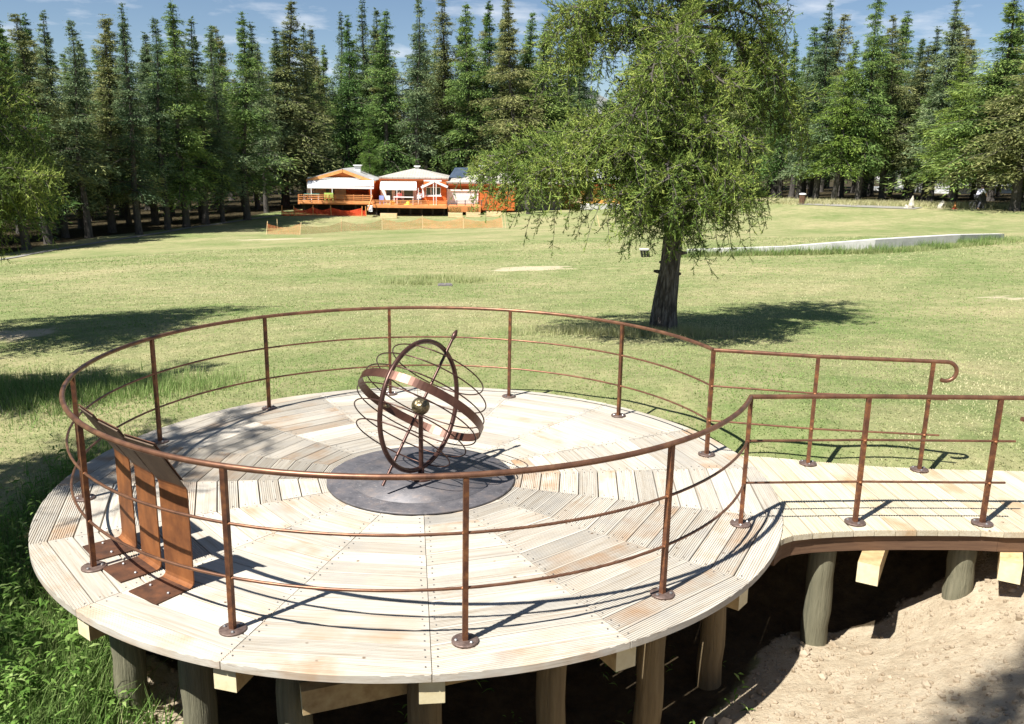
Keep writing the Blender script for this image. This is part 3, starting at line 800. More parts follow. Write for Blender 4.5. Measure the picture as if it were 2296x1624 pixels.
FT = [far_larch(1, 23, 2.6, .15, M['nd_blue'], 165, 92, pw=1.15), far_larch(2, 23, 2.2, .17, M['nd_green'], 150, 88, pw=.85), far_larch(3, 23, 3.1, .14, M['nd_olive'], 170, 95, bump=.1, pw=1.3),
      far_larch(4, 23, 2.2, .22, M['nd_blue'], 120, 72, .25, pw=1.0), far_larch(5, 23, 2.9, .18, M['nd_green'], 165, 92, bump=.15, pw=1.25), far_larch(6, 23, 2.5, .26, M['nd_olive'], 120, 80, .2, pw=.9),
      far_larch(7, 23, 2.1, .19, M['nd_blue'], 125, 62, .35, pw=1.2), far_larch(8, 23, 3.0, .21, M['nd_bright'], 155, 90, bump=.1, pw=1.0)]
FTH = 23.0
def place_far(x, y, H, Wf, var, label, group, cat='tree', rz=None):
    z = gz1(x, y); tm, cm, bm_ = FT[var]
    t = empty('larch_tree', (x, y, z), random.uniform(0, 6.28) if rz is None else rz)
    k = H / FTH; t.scale = (k * Wf, k * Wf, k)
    tag(t, label, cat, group)
    obj('trunk', tm, t); obj('limbs', bm_, t)['kind'] = 'stuff'; obj('crown', cm, t)['kind'] = 'stuff'
    return t
LABS = {
 'L': ('tall dark larch standing at the edge of the wood along the gravel path', 'larches along the gravel path'),
 'C': ('tall slender larch rising right behind the orange chalet roofs', 'larches behind the chalets'),
 'R': ('tall larch on the dry bank beyond the low concrete wall', 'larches beyond the concrete wall'),
 'L2': ('larch trunk deeper in the dark wood behind the gravel path edge trees', 'larches deep in the wood by the path'),
 'C2': ('larch deep in the wood, seen between the trees behind the chalets', 'larches deep in the wood behind the chalets'),
 'R2': ('larch in the second rows of the wood beyond the dry bank', 'larches deep in the wood beyond the bank')}
ORD = ['first', 'second', 'third', 'fourth', 'fifth', 'sixth', 'seventh', 'eighth', 'ninth', 'tenth', 'eleventh', 'twelfth', 'thirteenth', 'fourteenth', 'fifteenth', 'sixteenth', 'seventeenth', 'eighteenth']
CNT = {'L': 0, 'C': 0, 'R': 0}
def front_label(key):
    i = CNT[key]; CNT[key] += 1
    if key == 'L': return '%s larch along the gravel path, counting from the gabled chalet' % ORD[i], LABS[key][1]
    if key == 'C': return '%s tall larch behind the chalets, counting from the gabled chalet' % ORD[i], LABS[key][1]
    return '%s larch along the dry bank, counting from the chalets' % ORD[i], LABS[key][1]
# front rows: base pixel, base row, distance, top row, width factor, variant
front = [
 (56, 560, 63, 60, 1.0, 1, 'L'), (110, 548, 66, 40, 1.0, 5, 'L'), (152, 540, 70, 28, .95, 0, 'L'), (196, 533, 69, 44, .95, 3, 'L'), (251, 524, 73, 38, 1.1, 2, 'L'),
 (313, 526, 71, 10, .95, 6, 'L'), (373, 519, 74, 38, .85, 3, 'L'), (414, 512, 76, 4, 1.0, 1, 'L'), (466, 506, 79, 40, 1.05, 0, 'L'), (502, 499, 81, 58, .8, 6, 'L'),
 (553, 494, 83, 28, 1.0, 4, 'L'), (600, 480, 90, 95, .8, 3, 'L'), (636, 470, 101, -8, 1.0, 2, 'L'),
 (702, 455, 104, 54, .95, 0, 'C'), (783, 450, 106, 33, 1.0, 4, 'C'), (825, 448, 112, -6, .85, 6, 'C'), (867, 446, 105, 20, .95, 1, 'C'), (937, 446, 104, -8, .95, 3, 'C'),
 (997, 446, 110, 2, .9, 5, 'C'), (1049, 445, 105, 4, 1.0, 1, 'C'), (1085, 445, 112, -8, .95, 4, 'C'), (1120, 445, 106, -2, .85, 0, 'C'), (1160, 444, 103, -14, 1.05, 2, 'C'),
 (1225, 442, 106, 60, 1.0, 4, 'C'), (1290, 440, 108, 150, .9, 6, 'C'), (1360, 438, 112, 205, .8, 1, 'C'), (1420, 436, 108, 120, .9, 0, 'C'),
 (1500, 436, 105, 40, 1.0, 1, 'C'), (1590, 436, 105, 20, 1.0, 4, 'C'), (1660, 436, 100, 60, 1.0, 2, 'C'),
 (1745, 446, 84, 80, 1.0, 4, 'R'), (1790, 448, 80, 110, .9, 6, 'R'), (1830, 455, 79, 2, 1.05, 0, 'R'), (1868, 456, 77, 94, 1.0, 7, 'R'), (1925, 461, 77, -28, .95, 1, 'R'), (1977, 460, 80, 34, .9, 5, 'R'),
 (2027, 460, 82, 84, .9, 3, 'R'), (2083, 463, 78, -2, .9, 0, 'R'), (2133, 463, 73, 120, 1.0, 7, 'R'), (2192, 466, 71, -30, 1.1, 4, 'R'), (2276, 468, 69, -40, 1.25, 2, 'R'), (2350, 470, 66, -10, 1.1, 5, 'R'), (-30, 575, 62, 30, 1.1, 0, 'L'),
]
front.sort(key=lambda q: -q[0] if q[6] == 'L' else q[0])
for px, py, dist, top, wf, var, key in front:
    p = on_d(px, py, dist); d = ray(px, top); zt = CAM[2] + d[2] * dist / math.hypot(d[0], d[1])
    z = gz1(p[0], p[1]); place_far(p[0], p[1], zt - z, wf * random.uniform(1.5, 2.15), var, *front_label(key))
# deeper rows keep the wood dark
for row, (dd_, n) in enumerate(((7, 50), (17, 40), (30, 32), (46, 30))):
    for i in range(n):
        px = -90 + 2500 * (i + random.uniform(.15, .85)) / n
        d0 = float(np.interp(px, [-60, 60, 313, 499, 650, 700, 1700, 1760, 2296, 2400], [62, 65, 72, 82, 95, 106, 106, 84, 70, 68]))
        dist = d0 + dd_ + random.uniform(-4, 4)
        p = on_d(px, 440, dist); key = 'L2' if px < 690 else ('C2' if px < 1720 else 'R2')
        top = random.choice([random.uniform(15, 100), random.uniform(60, 190)]) if not 1300 < px < 1420 else 225
        d = ray(px, top); zt = CAM[2] + d[2] * dist / math.hypot(d[0], d[1])
        place_far(p[0], p[1], max(9, zt - gz1(p[0], p[1])), random.uniform(1.5, 2.2), random.choice([0, 1, 2, 3, 4, 5, 6]), *LABS[key])
for i in range(26):                     # the wood goes on to both sides
    px = -90 - 560 * i / 12 + random.uniform(-20, 20) if i < 13 else 2420 + 480 * (i - 13) / 12 + random.uniform(-20, 20)
    dist = (60 if i < 13 else 68) + random.uniform(-3, 16); p = on_d(px, 440, dist); d = ray(px, random.uniform(0, 110)); zt = CAM[2] + d[2] * dist / math.hypot(d[0], d[1])
    place_far(p[0], p[1], max(12, zt - gz1(p[0], p[1])), random.uniform(1.4, 2.0), random.randrange(7), *LABS['L2' if i < 13 else 'R2'])
# small bright young larch beside the chalets
p = on_d(828, 452, 99); place_far(p[0], p[1], (on_d(828, 262, 99)[2] - gz1(p[0], p[1])), 1.5, 7, 'small bright green young larch close behind the gabled chalet', None)

# ------------------------------------------------------------------ the big larch on the meadow
TB = hit(1485, 746, 8, 30)
def main_larch(seed=5):
    r = np.random.default_rng(seed)
    H = 9.6
    def ctr(z):                      # trunk axis, local
        return np.array([.03 * z + .07 * math.sin(z * .8) * min(1, z / 2), .04 * math.sin(z * 1.1), z])
    tk = MB(); n = 30; rings = []
    zs = [-.35, -.1, 0, .12, .3, .55] + list(np.linspace(.85, H - .3, 24)); nn = 22
    vs = []
    for z in zs:
        rad = .165 * (1 - max(0, z) / H) ** .8 + .012 + .10 * math.exp(-max(0, z + .05) / .36)
        for k in range(nn):
            t = 2 * math.pi * k / nn
            fl = 1 + (.16 * math.cos(5 * t + .6) * math.exp(-max(0, z) / .45)) + .05 * math.sin(7 * t + z * 3.1) + .05 * math.sin(9 * t - z * 5) + r.normal(0, .022) + .05 * math.sin(3 * t + 2 * z)
            c_ = ctr(max(0, z)); vs.append((c_[0] + rad * fl * math.cos(t), c_[1] + rad * fl * math.sin(t), z))
    m = len(zs)
    tk.add(vs, [(i * nn + k, i * nn + (k + 1) % nn, (i + 1) * nn + (k + 1) % nn, (i + 1) * nn + k) for i in range(m - 1) for k in range(nn)], 0, True)
    for z, a_, l_ in ((1.02, 3.0, .10), (.98, .1, .07), (1.35, -.5, .12), (1.15, 2.0, .12), (.75, .25, .06)):   # snags
        c_ = ctr(z); tk.tube([c_, c_ + np.array([math.cos(a_) * (.15 + l_), math.sin(a_) * (.15 + l_), .03])], [.06, .022], 7)
    wood = MB(); P = []; D = []; Ls = []; T = []
    def twig(p, d, L, k, tone):
        """a hanging spray: a wiry twig set with needle shoots"""
        pts = [p]; q = p.copy(); dv = d.copy()
        for j in range(k):
            dv = norm(dv + np.array([0, 0, -.16]) + r.normal(0, .16, 3)); q = q + dv * L / k; pts.append(q.copy())
        wood.tube(pts, [.006] + [.004] * (k - 1) + [.002], 3, 0, False, caps=False)
        for j in range(1, len(pts)):
            for _ in range(2):
                t_ = r.random(); b_ = pts[j - 1] * (1 - t_) + pts[j] * t_; seg = norm(pts[j] - pts[j - 1])
                sd = norm(np.cross(seg, r.normal(size=3))); v_ = norm(seg * r.uniform(.3, .9) + sd * r.uniform(.3, .8) + np.array([0, 0, r.uniform(-.25, .45)]))
                P.append(b_); D.append(v_); Ls.append(r.uniform(.07, .20)); T.append(tone + r.normal(0, .12))
        P.append(pts[-1]); D.append(norm(pts[-1] - pts[-2])); Ls.append(r.uniform(.1, .2)); T.append(tone + .1)
    def limb(z0, tip, sag=.25, th=.05, dens=1.0, mid=None, hang=.3):
        a = ctr(z0); b_ = np.asarray(tip, float); L = np.linalg.norm(b_ - a)
        c_ = (a + b_) / 2 + np.array([0, 0, sag * L]) if mid is None else np.asarray(mid, float)
        ts = np.linspace(0, 1, 12); C_ = np.array([(1 - t) ** 2 * a + 2 * t * (1 - t) * c_ + t * t * b_ for t in ts])
        C_[1:-1] += r.normal(0, .035, (10, 3)); wood.tube(C_, [th * (1 - .93 * t) + .003 for t in ts], 6, 0, True, caps=False)
        m = int(L * 15 * dens)
        for i in range(m):
            t = .16 + .84 * (i + r.random()) / m; f = t * 11; k = min(10, int(f)); p = C_[k] + (C_[k + 1] - C_[k]) * (f - k)
            ax_ = norm(C_[k + 1] - C_[k]); lat = norm(np.cross(ax_, [0, 0, 1])) * (1 if i % 2 else -1)
            l2 = (.20 + .42 * math.sin(min(1, t) * math.pi * .80)) * r.uniform(.5, 1.15) * min(1.0, L / 2.0)
            dv = norm(ax_ * r.uniform(.35, .9) + lat * r.uniform(.2, 1.0) + np.array([0, 0, r.uniform(-.55, .45)]))
            # branchlet
            q = p.copy(); pts = [q.copy()]; k2 = max(2, int(l2 / .12))
            for j in range(k2):
                dv = norm(dv + np.array([0, 0, -.10]) + r.normal(0, .13, 3)); q = q + dv * l2 / k2; pts.append(q.copy())
            wood.tube(pts, [.011] + [.007] * (k2 - 1) + [.003], 3, 0, False, caps=False)
            tone = .30 + .35 * t + r.normal(0, .1)
            for j in range(1, len(pts)):
                for _ in range(4):
                    t_ = r.random(); b2 = pts[j - 1] * (1 - t_) + pts[j] * t_; seg = norm(pts[j] - pts[j - 1])
                    sd = norm(np.cross(seg, r.normal(size=3)))
                    v_ = norm(seg * r.uniform(.5, 1.1) + sd * r.uniform(.2, .7) + np.array([0, 0, r.uniform(.0, .75)]))
                    P.append(b2); D.append(v_); Ls.append(r.uniform(.06, .20)); T.append(tone + r.normal(0, .12))
                if r.random() < hang * .55: twig(pts[j], norm(dv + np.array([0, 0, -.9])), r.uniform(.2, .62), 4, tone - .12)
    def loc(px, py, dy): return on_y(px, py, TB[1] + dy) - np.array([TB[0], TB[1], TB[2]])
    key = [  # start height, tip pixel, depth, mid pixel
     (3.05, (1078, 396), -.8, (1300, 285)), (2.75, (1120, 425), .2, (1300, 350)), (2.9, (1200, 388), -1.9, (1330, 300)), (3.3, (1215, 345), .8, (1350, 285)),
     (2.4, (1250, 448), -.5, (1350, 370)), (3.6, (1345, 262), -.9, (1420, 240)), (3.5, (1285, 322), -1.6, (1400, 255)),
     (5.0, (1240, 85), -.3, (1380, -10)), (4.9, (1245, 160), .5, (1340, 20)), (5.3, (1260, 30), -1.0, (1400, -40)), (4.6, (1285, 120), -.8, (1400, 40)),
     (2.1, (1390, 455), -1.0, (1450, 420)), (3.2, (1105, 372), -1.3, (1310, 262)), (3.3, (1160, 345), -.5, (1340, 250)), (3.0, (1230, 375), -2.2, (1360, 285)), (1.6, (1560, 505), -1.3, (1530, 470)), (1.65, (1630, 495), -.4, (1580, 440)), (1.9, (1660, 455), -1.0, (1590, 400)), (1.7, (1450, 470), -1.9, (1480, 430)),
     (2.6, (1700, 440), .2, (1620, 330)), (2.9, (1690, 380), -1.1, (1600, 280)), (3.3, (1715, 330), -.4, (1620, 230)), (2.4, (1640, 400), -2.2, (1560, 320)), (3.1, (1610, 300), -2.2, (1550, 220)),
     (4.9, (1800, 300), .5, (1760, 40)), (4.7, (1770, 230), -.2, (1700, 40)), (5.1, (1750, 120), .4, (1680, -20)), (4.2, (1740, 300), .9, (1690, 130)), (5.3, (1740, 30), -.4, (1640, -60)), (3.9, (1660, 200), -1.4, (1580, 130)),
     (4.3, (1460, 180), -2.2, (1480, 80)), (3.8, (1420, 260), -2.3, (1450, 170)), (3.2, (1400, 340), -2.4, (1450, 250)), (2.7, (1500, 400), -2.6, (1500, 310)), (4.8, (1520, 120), -2.1, (1510, 30)),
     (2.2, (1560, 450), -2.3, (1540, 380)), (2.0, (1380, 440), -2.1, (1440, 380))]
    for z0, tp, dy, md in key: limb(z0, loc(*tp, dy), th=.032 + .02 * (z0 < 4), mid=loc(*md, dy * .45), hang=.45, dens=.75 if (tp[1] > 420 and tp[0] < 1340) else (1.6 if tp[0] < 1340 else 1.2))
    for i in range(38):             # the rest of the crown, all round
        z0 = 2.3 + 6.9 * ((i + r.random()) / 38); a_ = i * 2.4 + r.normal(0, .3); L = (2.55 * (1 - (z0 - 1.2) / 9.2) ** .75 + .25) * r.uniform(.75, 1.1)
        if 3.3 < z0 < 4.9 and math.cos(a_) < -.25: continue
        if z0 < 5.6: L *= .55 if abs(math.cos(a_)) > .5 else .85
        e_ = ctr(z0) + np.array([math.cos(a_) * L, math.sin(a_) * L, -.12 * L]); limb(z0, e_, .22, .034, .8 if z0 < 5.5 else .62, hang=.25)
    for i in range(44):             # dense dark heart of the crown
        z0 = 1.9 + 5.6 * ((i + r.random()) / 44); a_ = i * 2.4 + 1.1; L = r.uniform(.55, 1.15)
        limb(z0, ctr(z0) + np.array([math.cos(a_) * L, math.sin(a_) * L, r.uniform(-.3, .1)]), .1, .02, 1.7, hang=.2)
    P = np.array(P); D = np.array(D); Ls = np.array(Ls); T = np.clip(np.array(T), 0, 1)
    # every shoot is a needle-clad finger: a bent three-sided spindle bristling with slivers
    n = len(P); UPV = np.array([0, 0, 1.0])
    s1 = norm(np.cross(D, r.normal(size=(n, 3)))); s2 = np.cross(D, s1); rad = r.uniform(.0045, .0080, n)
    def ring(u, k):
        c_ = P + D * (Ls * u)[:, None] + UPV[None] * (Ls * .22 * u * u)[:, None]
        return [c_ + (s1 * math.cos(q) + s2 * math.sin(q)) * (rad * k)[:, None] for q in (0, 2.09, 4.19)]
    r0_, r1_, r2_ = ring(.02, .45), ring(.45, 1.0), ring(1.0, .25); Q = []
    for a_, b_ in ((r0_, r1_), (r1_, r2_)):
        for j in range(3): Q.append(np.stack([a_[j], a_[(j + 1) % 3], b_[(j + 1) % 3], b_[j]], 1))
    K = 10; uu = r.random((n, K)) ** .8; rd = norm(np.cross(np.repeat(D[:, None], K, 1), r.normal(size=(n, K, 3))))
    B = P[:, None] + D[:, None] * (uu * Ls[:, None])[:, :, None] + UPV[None, None] * (Ls[:, None] * .22 * uu ** 2)[:, :, None]
    dn = norm(rd * .9 + D[:, None] * r.uniform(.1, .9, (n, K))[:, :, None]); ln = r.uniform(.016, .034, (n, K))[:, :, None]
    sw = norm(np.cross(dn, r.normal(size=(n, K, 3)))) * .0058
    V = np.concatenate(Q + [np.stack([B - sw, B + sw, B + dn * ln + sw * .3, B + dn * ln - sw * .3], 2).reshape(-1, 4, 3)])
    cm = tri_mesh('crown', V, 4, M['nd_main'], attrs={'tone': np.concatenate([np.tile(T, 6), np.clip(np.repeat(T, K) + r.normal(0, .16, n * K), 0, 1)])})
    pass
    return tk.mesh('trunk', M['bark']), wood.mesh('limbs', M['twig']), cm
ML = main_larch()
def place_main(loc_, rz, sc, label, group=None):
    t = empty('larch_tree', loc_, rz); t.scale = (sc, sc, sc); tag(t, label, 'tree', group)
    for nm, me in zip(('trunk', 'limbs', 'crown'), ML):
        o = obj(nm, me, t)
        if nm != 'trunk': o['kind'] = 'stuff'
    return t
place_main(TB, 0, 1.0, 'lone spreading larch with a bare dark trunk on the open meadow')
# its neighbours to the left of the deck: only branches and shadows reach the picture
for x, y, rz, sc, xy, lab in ((-8.15, 6.6, 2.2, .95, .82, 'drooping larch whose branches hang over the meadow beside the gravel path'), (-7.1, 1.3, 4.0, .9, .72, 'larch left of the deck shading the tall grass strip'),
                     (-6.1, -2.4, 1.0, .93, .98, 'larch whose crown shades the deck edge and the three lecterns')):
    t = place_main((x, y, gz1(x, y)), rz, sc, lab); t.scale = (sc * xy, sc * xy, sc)
_p = hit(2170, 1650, 2, 14); place_far(_p[0] - 10.3 * .4956, _p[1] - 10.3 * .4463, 11.6, .85, 3, 'slim larch casting dappled shade over the dug earth bank', None)

# ------------------------------------------------------------------ chalets across the meadow
def m_siding(name, c0, c1, pitch=.14, vert=False):
    g = G(name); v = g.coord(False); sp = g.n('ShaderNodeSeparateXYZ'); g.l(v, sp.inputs[0])
    mu = g.n('ShaderNodeMath', operation='MULTIPLY'); mu.inputs[1].default_value = 1 / pitch; g.l(sp.outputs['X' if vert else 'Z'], mu.inputs[0])
    fr = g.n('ShaderNodeMath', operation='FRACT'); g.l(mu.outputs[0], fr.inputs[0])
    fl = g.n('ShaderNodeMath', operation='FLOOR'); g.l(mu.outputs[0], fl.inputs[0])
    wn = g.n('ShaderNodeTexWhiteNoise', noise_dimensions='1D'); g.l(fl.outputs[0], wn.inputs['W'])
    f = g.noise(v, 1.4, 5, .6); c = g.ramp(f, [(.3, c0), (.7, c1)])
    c = g.mix(1.0, c, g.fr(wn.outputs['Value'], 0, 1, .86, 1.1), 'MULTIPLY')
    return g.fin(c, .75, 0, g.bump(g.fr(fr.outputs[0], 0, .12), .8, .02), .3)
M['orange'] = m_siding('orange_siding', (.52, .125, .028), (.66, .185, .045))
M['orange_trim'] = m_noise('orange_trim', [(.3, (.60, .24, .07)), (.7, (.76, .36, .12))], 3, .7, bump=.1)
M['orange_deck'] = m_noise('terrace_boards', [(.3, (.58, .20, .06)), (.7, (.74, .33, .12))], 2, .7, bump=.1, tone=.12)
M['redwall'] = m_siding('red_brown_wall', (.30, .07, .02), (.36, .10, .03))
M['ochre'] = m_siding('ochre_siding', (.50, .26, .05), (.62, .34, .08))
M['cream'] = m_noise('cream_render', [(.3, (.62, .53, .36)), (.7, (.70, .60, .42))], 1.2, .9, bump=.1)
M['white'] = m_noise('white_paint', [(.3, (.76, .76, .75)), (.7, (.84, .84, .83))], 2, .6, bump=.05)
M['awning'] = m_noise('awning_cloth', [(.3, (.78, .78, .76)), (.7, (.84, .84, .83))], 3, .9, bump=.05)
M['stone'] = m_noise('dark_stone', [(.3, (.09, .08, .08)), (.6, (.19, .17, .165)), (.8, (.27, .25, .24))], 3, .9, bump=.6, bdist=.04)
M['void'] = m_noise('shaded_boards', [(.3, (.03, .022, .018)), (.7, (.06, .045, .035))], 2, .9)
M['glass'] = G('window_glass').fin((.05, .055, .05), .08, 0, None, .6)
M['solar'] = m_noise('solar_panel', [(.3, (.05, .07, .11)), (.7, (.09, .12, .17))], 2, .25, .2, 0)
M['concrete'] = m_noise('pale_concrete', [(.25, (.38, .37, .34)), (.5, (.52, .505, .47)), (.8, (.62, .60, .56))], 2.2, .9, bump=.3)
M['pine'] = m_noise('new_pine', [(.3, (.66, .46, .24)), (.7, (.78, .60, .36))], 3, .75, bump=.1, tone=.08)
g = G('roof_shingles'); v = g.coord(False); br = g.n('ShaderNodeTexBrick', Scale=1.0, offset=.5)
br.inputs['Brick Width'].default_value = .55; br.inputs['Row Height'].default_value = .32; br.inputs['Mortar Size'].default_value = .03
br.inputs['Color1'].default_value = (.40, .365, .31, 1); br.inputs['Color2'].default_value = (.50, .46, .40, 1); br.inputs['Mortar'].default_value = (.22, .20, .18, 1)
g.l(v, br.inputs['Vector']); M['roof'] = g.fin(g.mix(g.fr(g.noise(v, .8, 5), .3, .7, 0, .35), br.outputs['Color'], (.42, .41, .39)), .85, 0, None, .3)
M['roof_grey'] = m_noise('grey_sheet_roof', [(.3, (.34, .335, .32)), (.7, (.45, .44, .42))], 1.5, .7, bump=.1)
M['roof_white'] = m_noise('white_sheet_roof', [(.3, (.55, .55, .54)), (.7, (.68, .68, .67))], 1.5, .6, bump=.1)

class Bd:
    """a building whose pieces are given by picture rows/columns on a plane at depth y"""
    def __init__(s, name, loc, label, cat='chalet', group=None):
        s.e = empty(name, loc); tag(s.e, label, cat, group); s.o = Vector(loc)
    def fin(s, b, name, mat, parent=None):
        o = b.build(name, mat, parent or s.e)
        if parent is None: o.location = -s.o
        return o
    def box(s, name, px0, px1, pt, pb, y, dep, mat, parent=None):
        a = on_y(px0, (pt + pb) / 2, y)[0]; c = on_y(px1, (pt + pb) / 2, y)[0]; z1 = on_y((px0 + px1) / 2, pt, y)[2]; z0 = on_y((px0 + px1) / 2, pb, y)[2]
        b = MB(); b.box((a, y, z0), (c, y + dep, z1)); return s.fin(b, name, mat, parent)
    def bar(s, name, p, q, wx, wz, mat, parent=None):
        b = MB(); b.bar(p, q, wx, wz); return s.fin(b, name, mat, parent)
    def poly(s, name, pts, fs, mat, th=0.0, parent=None):
        b = MB()
        if th:
            for f in fs:
                n = (Vector(pts[f[1]]) - Vector(pts[f[0]])).cross(Vector(pts[f[2]]) - Vector(pts[f[0]])).normalized() * th
                m = len(f); b.add([Vector(pts[i]) for i in f] + [Vector(pts[i]) - n for i in f], [tuple(range(m)), tuple(range(2 * m - 1, m - 1, -1))] + [(i, m + i, m + (i + 1) % m, (i + 1) % m) for i in range(m)])
        else: b.add(pts, fs)
        return s.fin(b, name, mat, parent)
    def window(s, px0, px1, pt, pb, y, panes=2, frame=M['white']):
        o = s.box('window', px0, px1, pt, pb, y - .05, .04, M['glass'])
        fw = 1.3
        for q in ((px0 - fw, px1 + fw, pt - fw, pt), (px0 - fw, px1 + fw, pb, pb + fw), (px0 - fw, px0, pt, pb), (px1, px1 + fw, pt, pb)):
            s.box('frame', *q, y - .11, .08, frame, o)
        for k in range(1, panes):
            c = px0 + (px1 - px0) * k / panes; s.box('frame', c - .7, c + .7, pt, pb, y - .10, .06, frame, o)
        return o
    def awning(s, px0, px1, pt, pb, y, out, flare=2.0):
        A = on_y(px0 + flare, pt, y); B = on_y(px1 - flare * .3, pt, y); c = on_y(px0, pb, y - out); d = on_y(px1, pb, y - out)
        o = s.poly('awning', [A, c, d, B], [(0, 1, 2, 3)], M['awning'], .05)
        b = MB(); b.box((c[0], y - out - .04, c[2] - .22), (d[0], y - out + .04, c[2] - .005)); s.fin(b, 'valance', M['awning'], o)
        b = MB(); b.box((A[0], y - .22, A[2] - .02), (B[0], y - .01, A[2] + .2)); s.fin(b, 'awning_case', M['white'], o)
        for k in (0, 1):
            e_ = (A, c) if k == 0 else (B, d); b = MB(); b.bar(e_[0] + np.array([0, -.1, -.12]), e_[1] + np.array([0, .1, -.12]), .06, .06); s.fin(b, 'folding_arm', M['white'], o)
        return o
    def railing(s, px0, px1, pt, pb, y, nb=3, np_=6, mat=None, thin=False):
        mat = mat or M['orange_deck']; hgt = (pb - pt) / nb
        for k in range(nb): s.box('rail_board', px0, px1, pt + hgt * k, pt + hgt * k + (hgt * (.25 if thin else .45)), y, .045, mat)
        for k in range(np_):
            c = px0 + (px1 - px0) * k / (np_ - 1); s.box('rail_post', c - .9, c + .9, pt - .5, pb + 2, y + .05, .08, mat)

YW, YT = 84.5, 80.2
def base_z(px, y): p = on_y(px, 470, y); return gz1(p[0], y)
# --- gabled chalet
X1 = on_y(765, 440, YW)[0]
c1 = Bd('gabled_chalet', (X1, YW, base_z(765, YW)), 'orange gabled chalet with a wide white awning over its terrace', 'chalet')
zb = base_z(765, YW) - .3
xl, xr = on_y(692, 440, YW)[0], on_y(836, 440, YW)[0]
zf = on_y(765, 455, YT)[2]                      # terrace floor
ze = on_y(765, 404, YW)[2]
zr = on_y(768, 384, YW)[2]; xm = on_y(768, 384, YW)[0]
DP = 9.0
yo = YW - 1.2; yb = YW + DP + .6; YG = yo + .3
b = MB(); rec = YW + 1.8                        # back wall of the loggia
b.box((xl, rec, zf), (xr, YW + DP, ze)); c1.fin(b, 'wall', M['orange'])
b = MB(); b.add([(xl, YG, ze - .2), (xr, YG, ze - .2), (xm, YG, zr), (xl, YG + .2, ze - .2), (xr, YG + .2, ze - .2), (xm, YG + .2, zr)], [(0, 1, 2), (5, 4, 3), (0, 3, 4, 1), (1, 4, 5, 2), (2, 5, 3, 0)]); c1.fin(b, 'gable', M['orange'])
b = MB(); b.box((xl, YG + .01, zf), (xl + .35, rec - .01, ze - .21)); c1.fin(b, 'side_wall', M['white'])
b = MB(); b.box((xr - .3, YG + .01, zf), (xr, rec - .01, ze - .21)); c1.fin(b, 'side_wall', M['orange'])
b = MB(); b.box((xl + .36, rec - .06, zf + .02), (on_y(776, 440, rec)[0], rec - .005, ze - .22)); c1.fin(b, 'loggia_wall', M['cream'])
b = MB(); b.box((on_y(776, 440, rec)[0] + .01, rec - .05, zf + .02), (xr - .31, rec - .004, ze - .22)); c1.fin(b, 'loggia_wall', M['redwall'])
d = c1.box('door', 728, 753, 420, 455, rec - .10, .03, M['pine'])
for q in (731, 743): c1.box('pane', q, q + 8, 424, 448, rec - .13, .02, M['glass'], d)
def gable_roof(bd, name, xl, xr, xm, zl, zr_, zt, y0, y1, mat, th=.16):
    bd.poly(name, [(xl, y0, zl), (xm, y0, zt), (xm, y1, zt), (xl, y1, zl)], [(0, 1, 2, 3)], mat, th)
    bd.poly(name, [(xm, y0, zt), (xr, y0, zr_), (xr, y1, zr_), (xm, y1, zt)], [(0, 1, 2, 3)], mat, th)
e_l = on_y(687, 401, yo); e_r = on_y(841, 405, yo); rg = on_y(768, 378, yo)
gable_roof(c1, 'roof', e_l[0], e_r[0], rg[0], e_l[2], e_r[2], rg[2], yo, yb, M['roof_grey'])
for p, q in ((e_l, rg), (rg, e_r)): c1.bar('barge_board', (p[0], yo - .05, p[2] - .24), (q[0], yo - .05, q[2] - .24), .05, .30, M['orange_trim'])
def chimney(bd, px, pt, pb, y, w_, cap=True):
    o = bd.box('chimney', px - w_ / 2, px + w_ / 2, pt + 3, pb, y, .8, M['white'])
    if cap: bd.box('chimney_cap', px - w_ / 2 - 2.5, px + w_ / 2 + 2.5, pt, pt + 2.2, y - .15, 1.1, M['white'], o)
chimney(c1, 801, 370, 392, YW + 3, 14)
c1.awning(689, 838, 402, 417, YG - .02, 1.7)
for q in (698, 745, 832): c1.box('awning_post', q - .8, q + .8, 418, 455, YT + .9, .08, M['white'])
# its terrace
b = MB(); tx0, tx1 = on_y(668, 455, YT)[0], on_y(834, 455, YT)[0]; zt_ = zf
b.box((tx0, YT, zt_ - .18), (tx1, YW + 1.75, zt_)); c1.fin(b, 'terrace_floor', M['orange_deck'])
c1.railing(669, 834, 437, 449, YT - .1, 3, 9)
for k in range(2): c1.box('edge_board', 668, 836, 449.5 + 4.2 * k, 453.2 + 4.2 * k, YT - .16, .05, M['orange_deck'])
for k in range(6):
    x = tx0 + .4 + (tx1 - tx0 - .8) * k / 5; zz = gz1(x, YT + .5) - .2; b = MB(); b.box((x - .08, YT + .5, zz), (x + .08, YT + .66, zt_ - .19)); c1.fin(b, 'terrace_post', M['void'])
b = MB(); b.box((tx0 + .2, YT + 2.2, gz1(X1, YT + 2) - .3), (tx1 - .1, YT + 2.3, zt_ - .2)); c1.fin(b, 'foundation', M['void'])

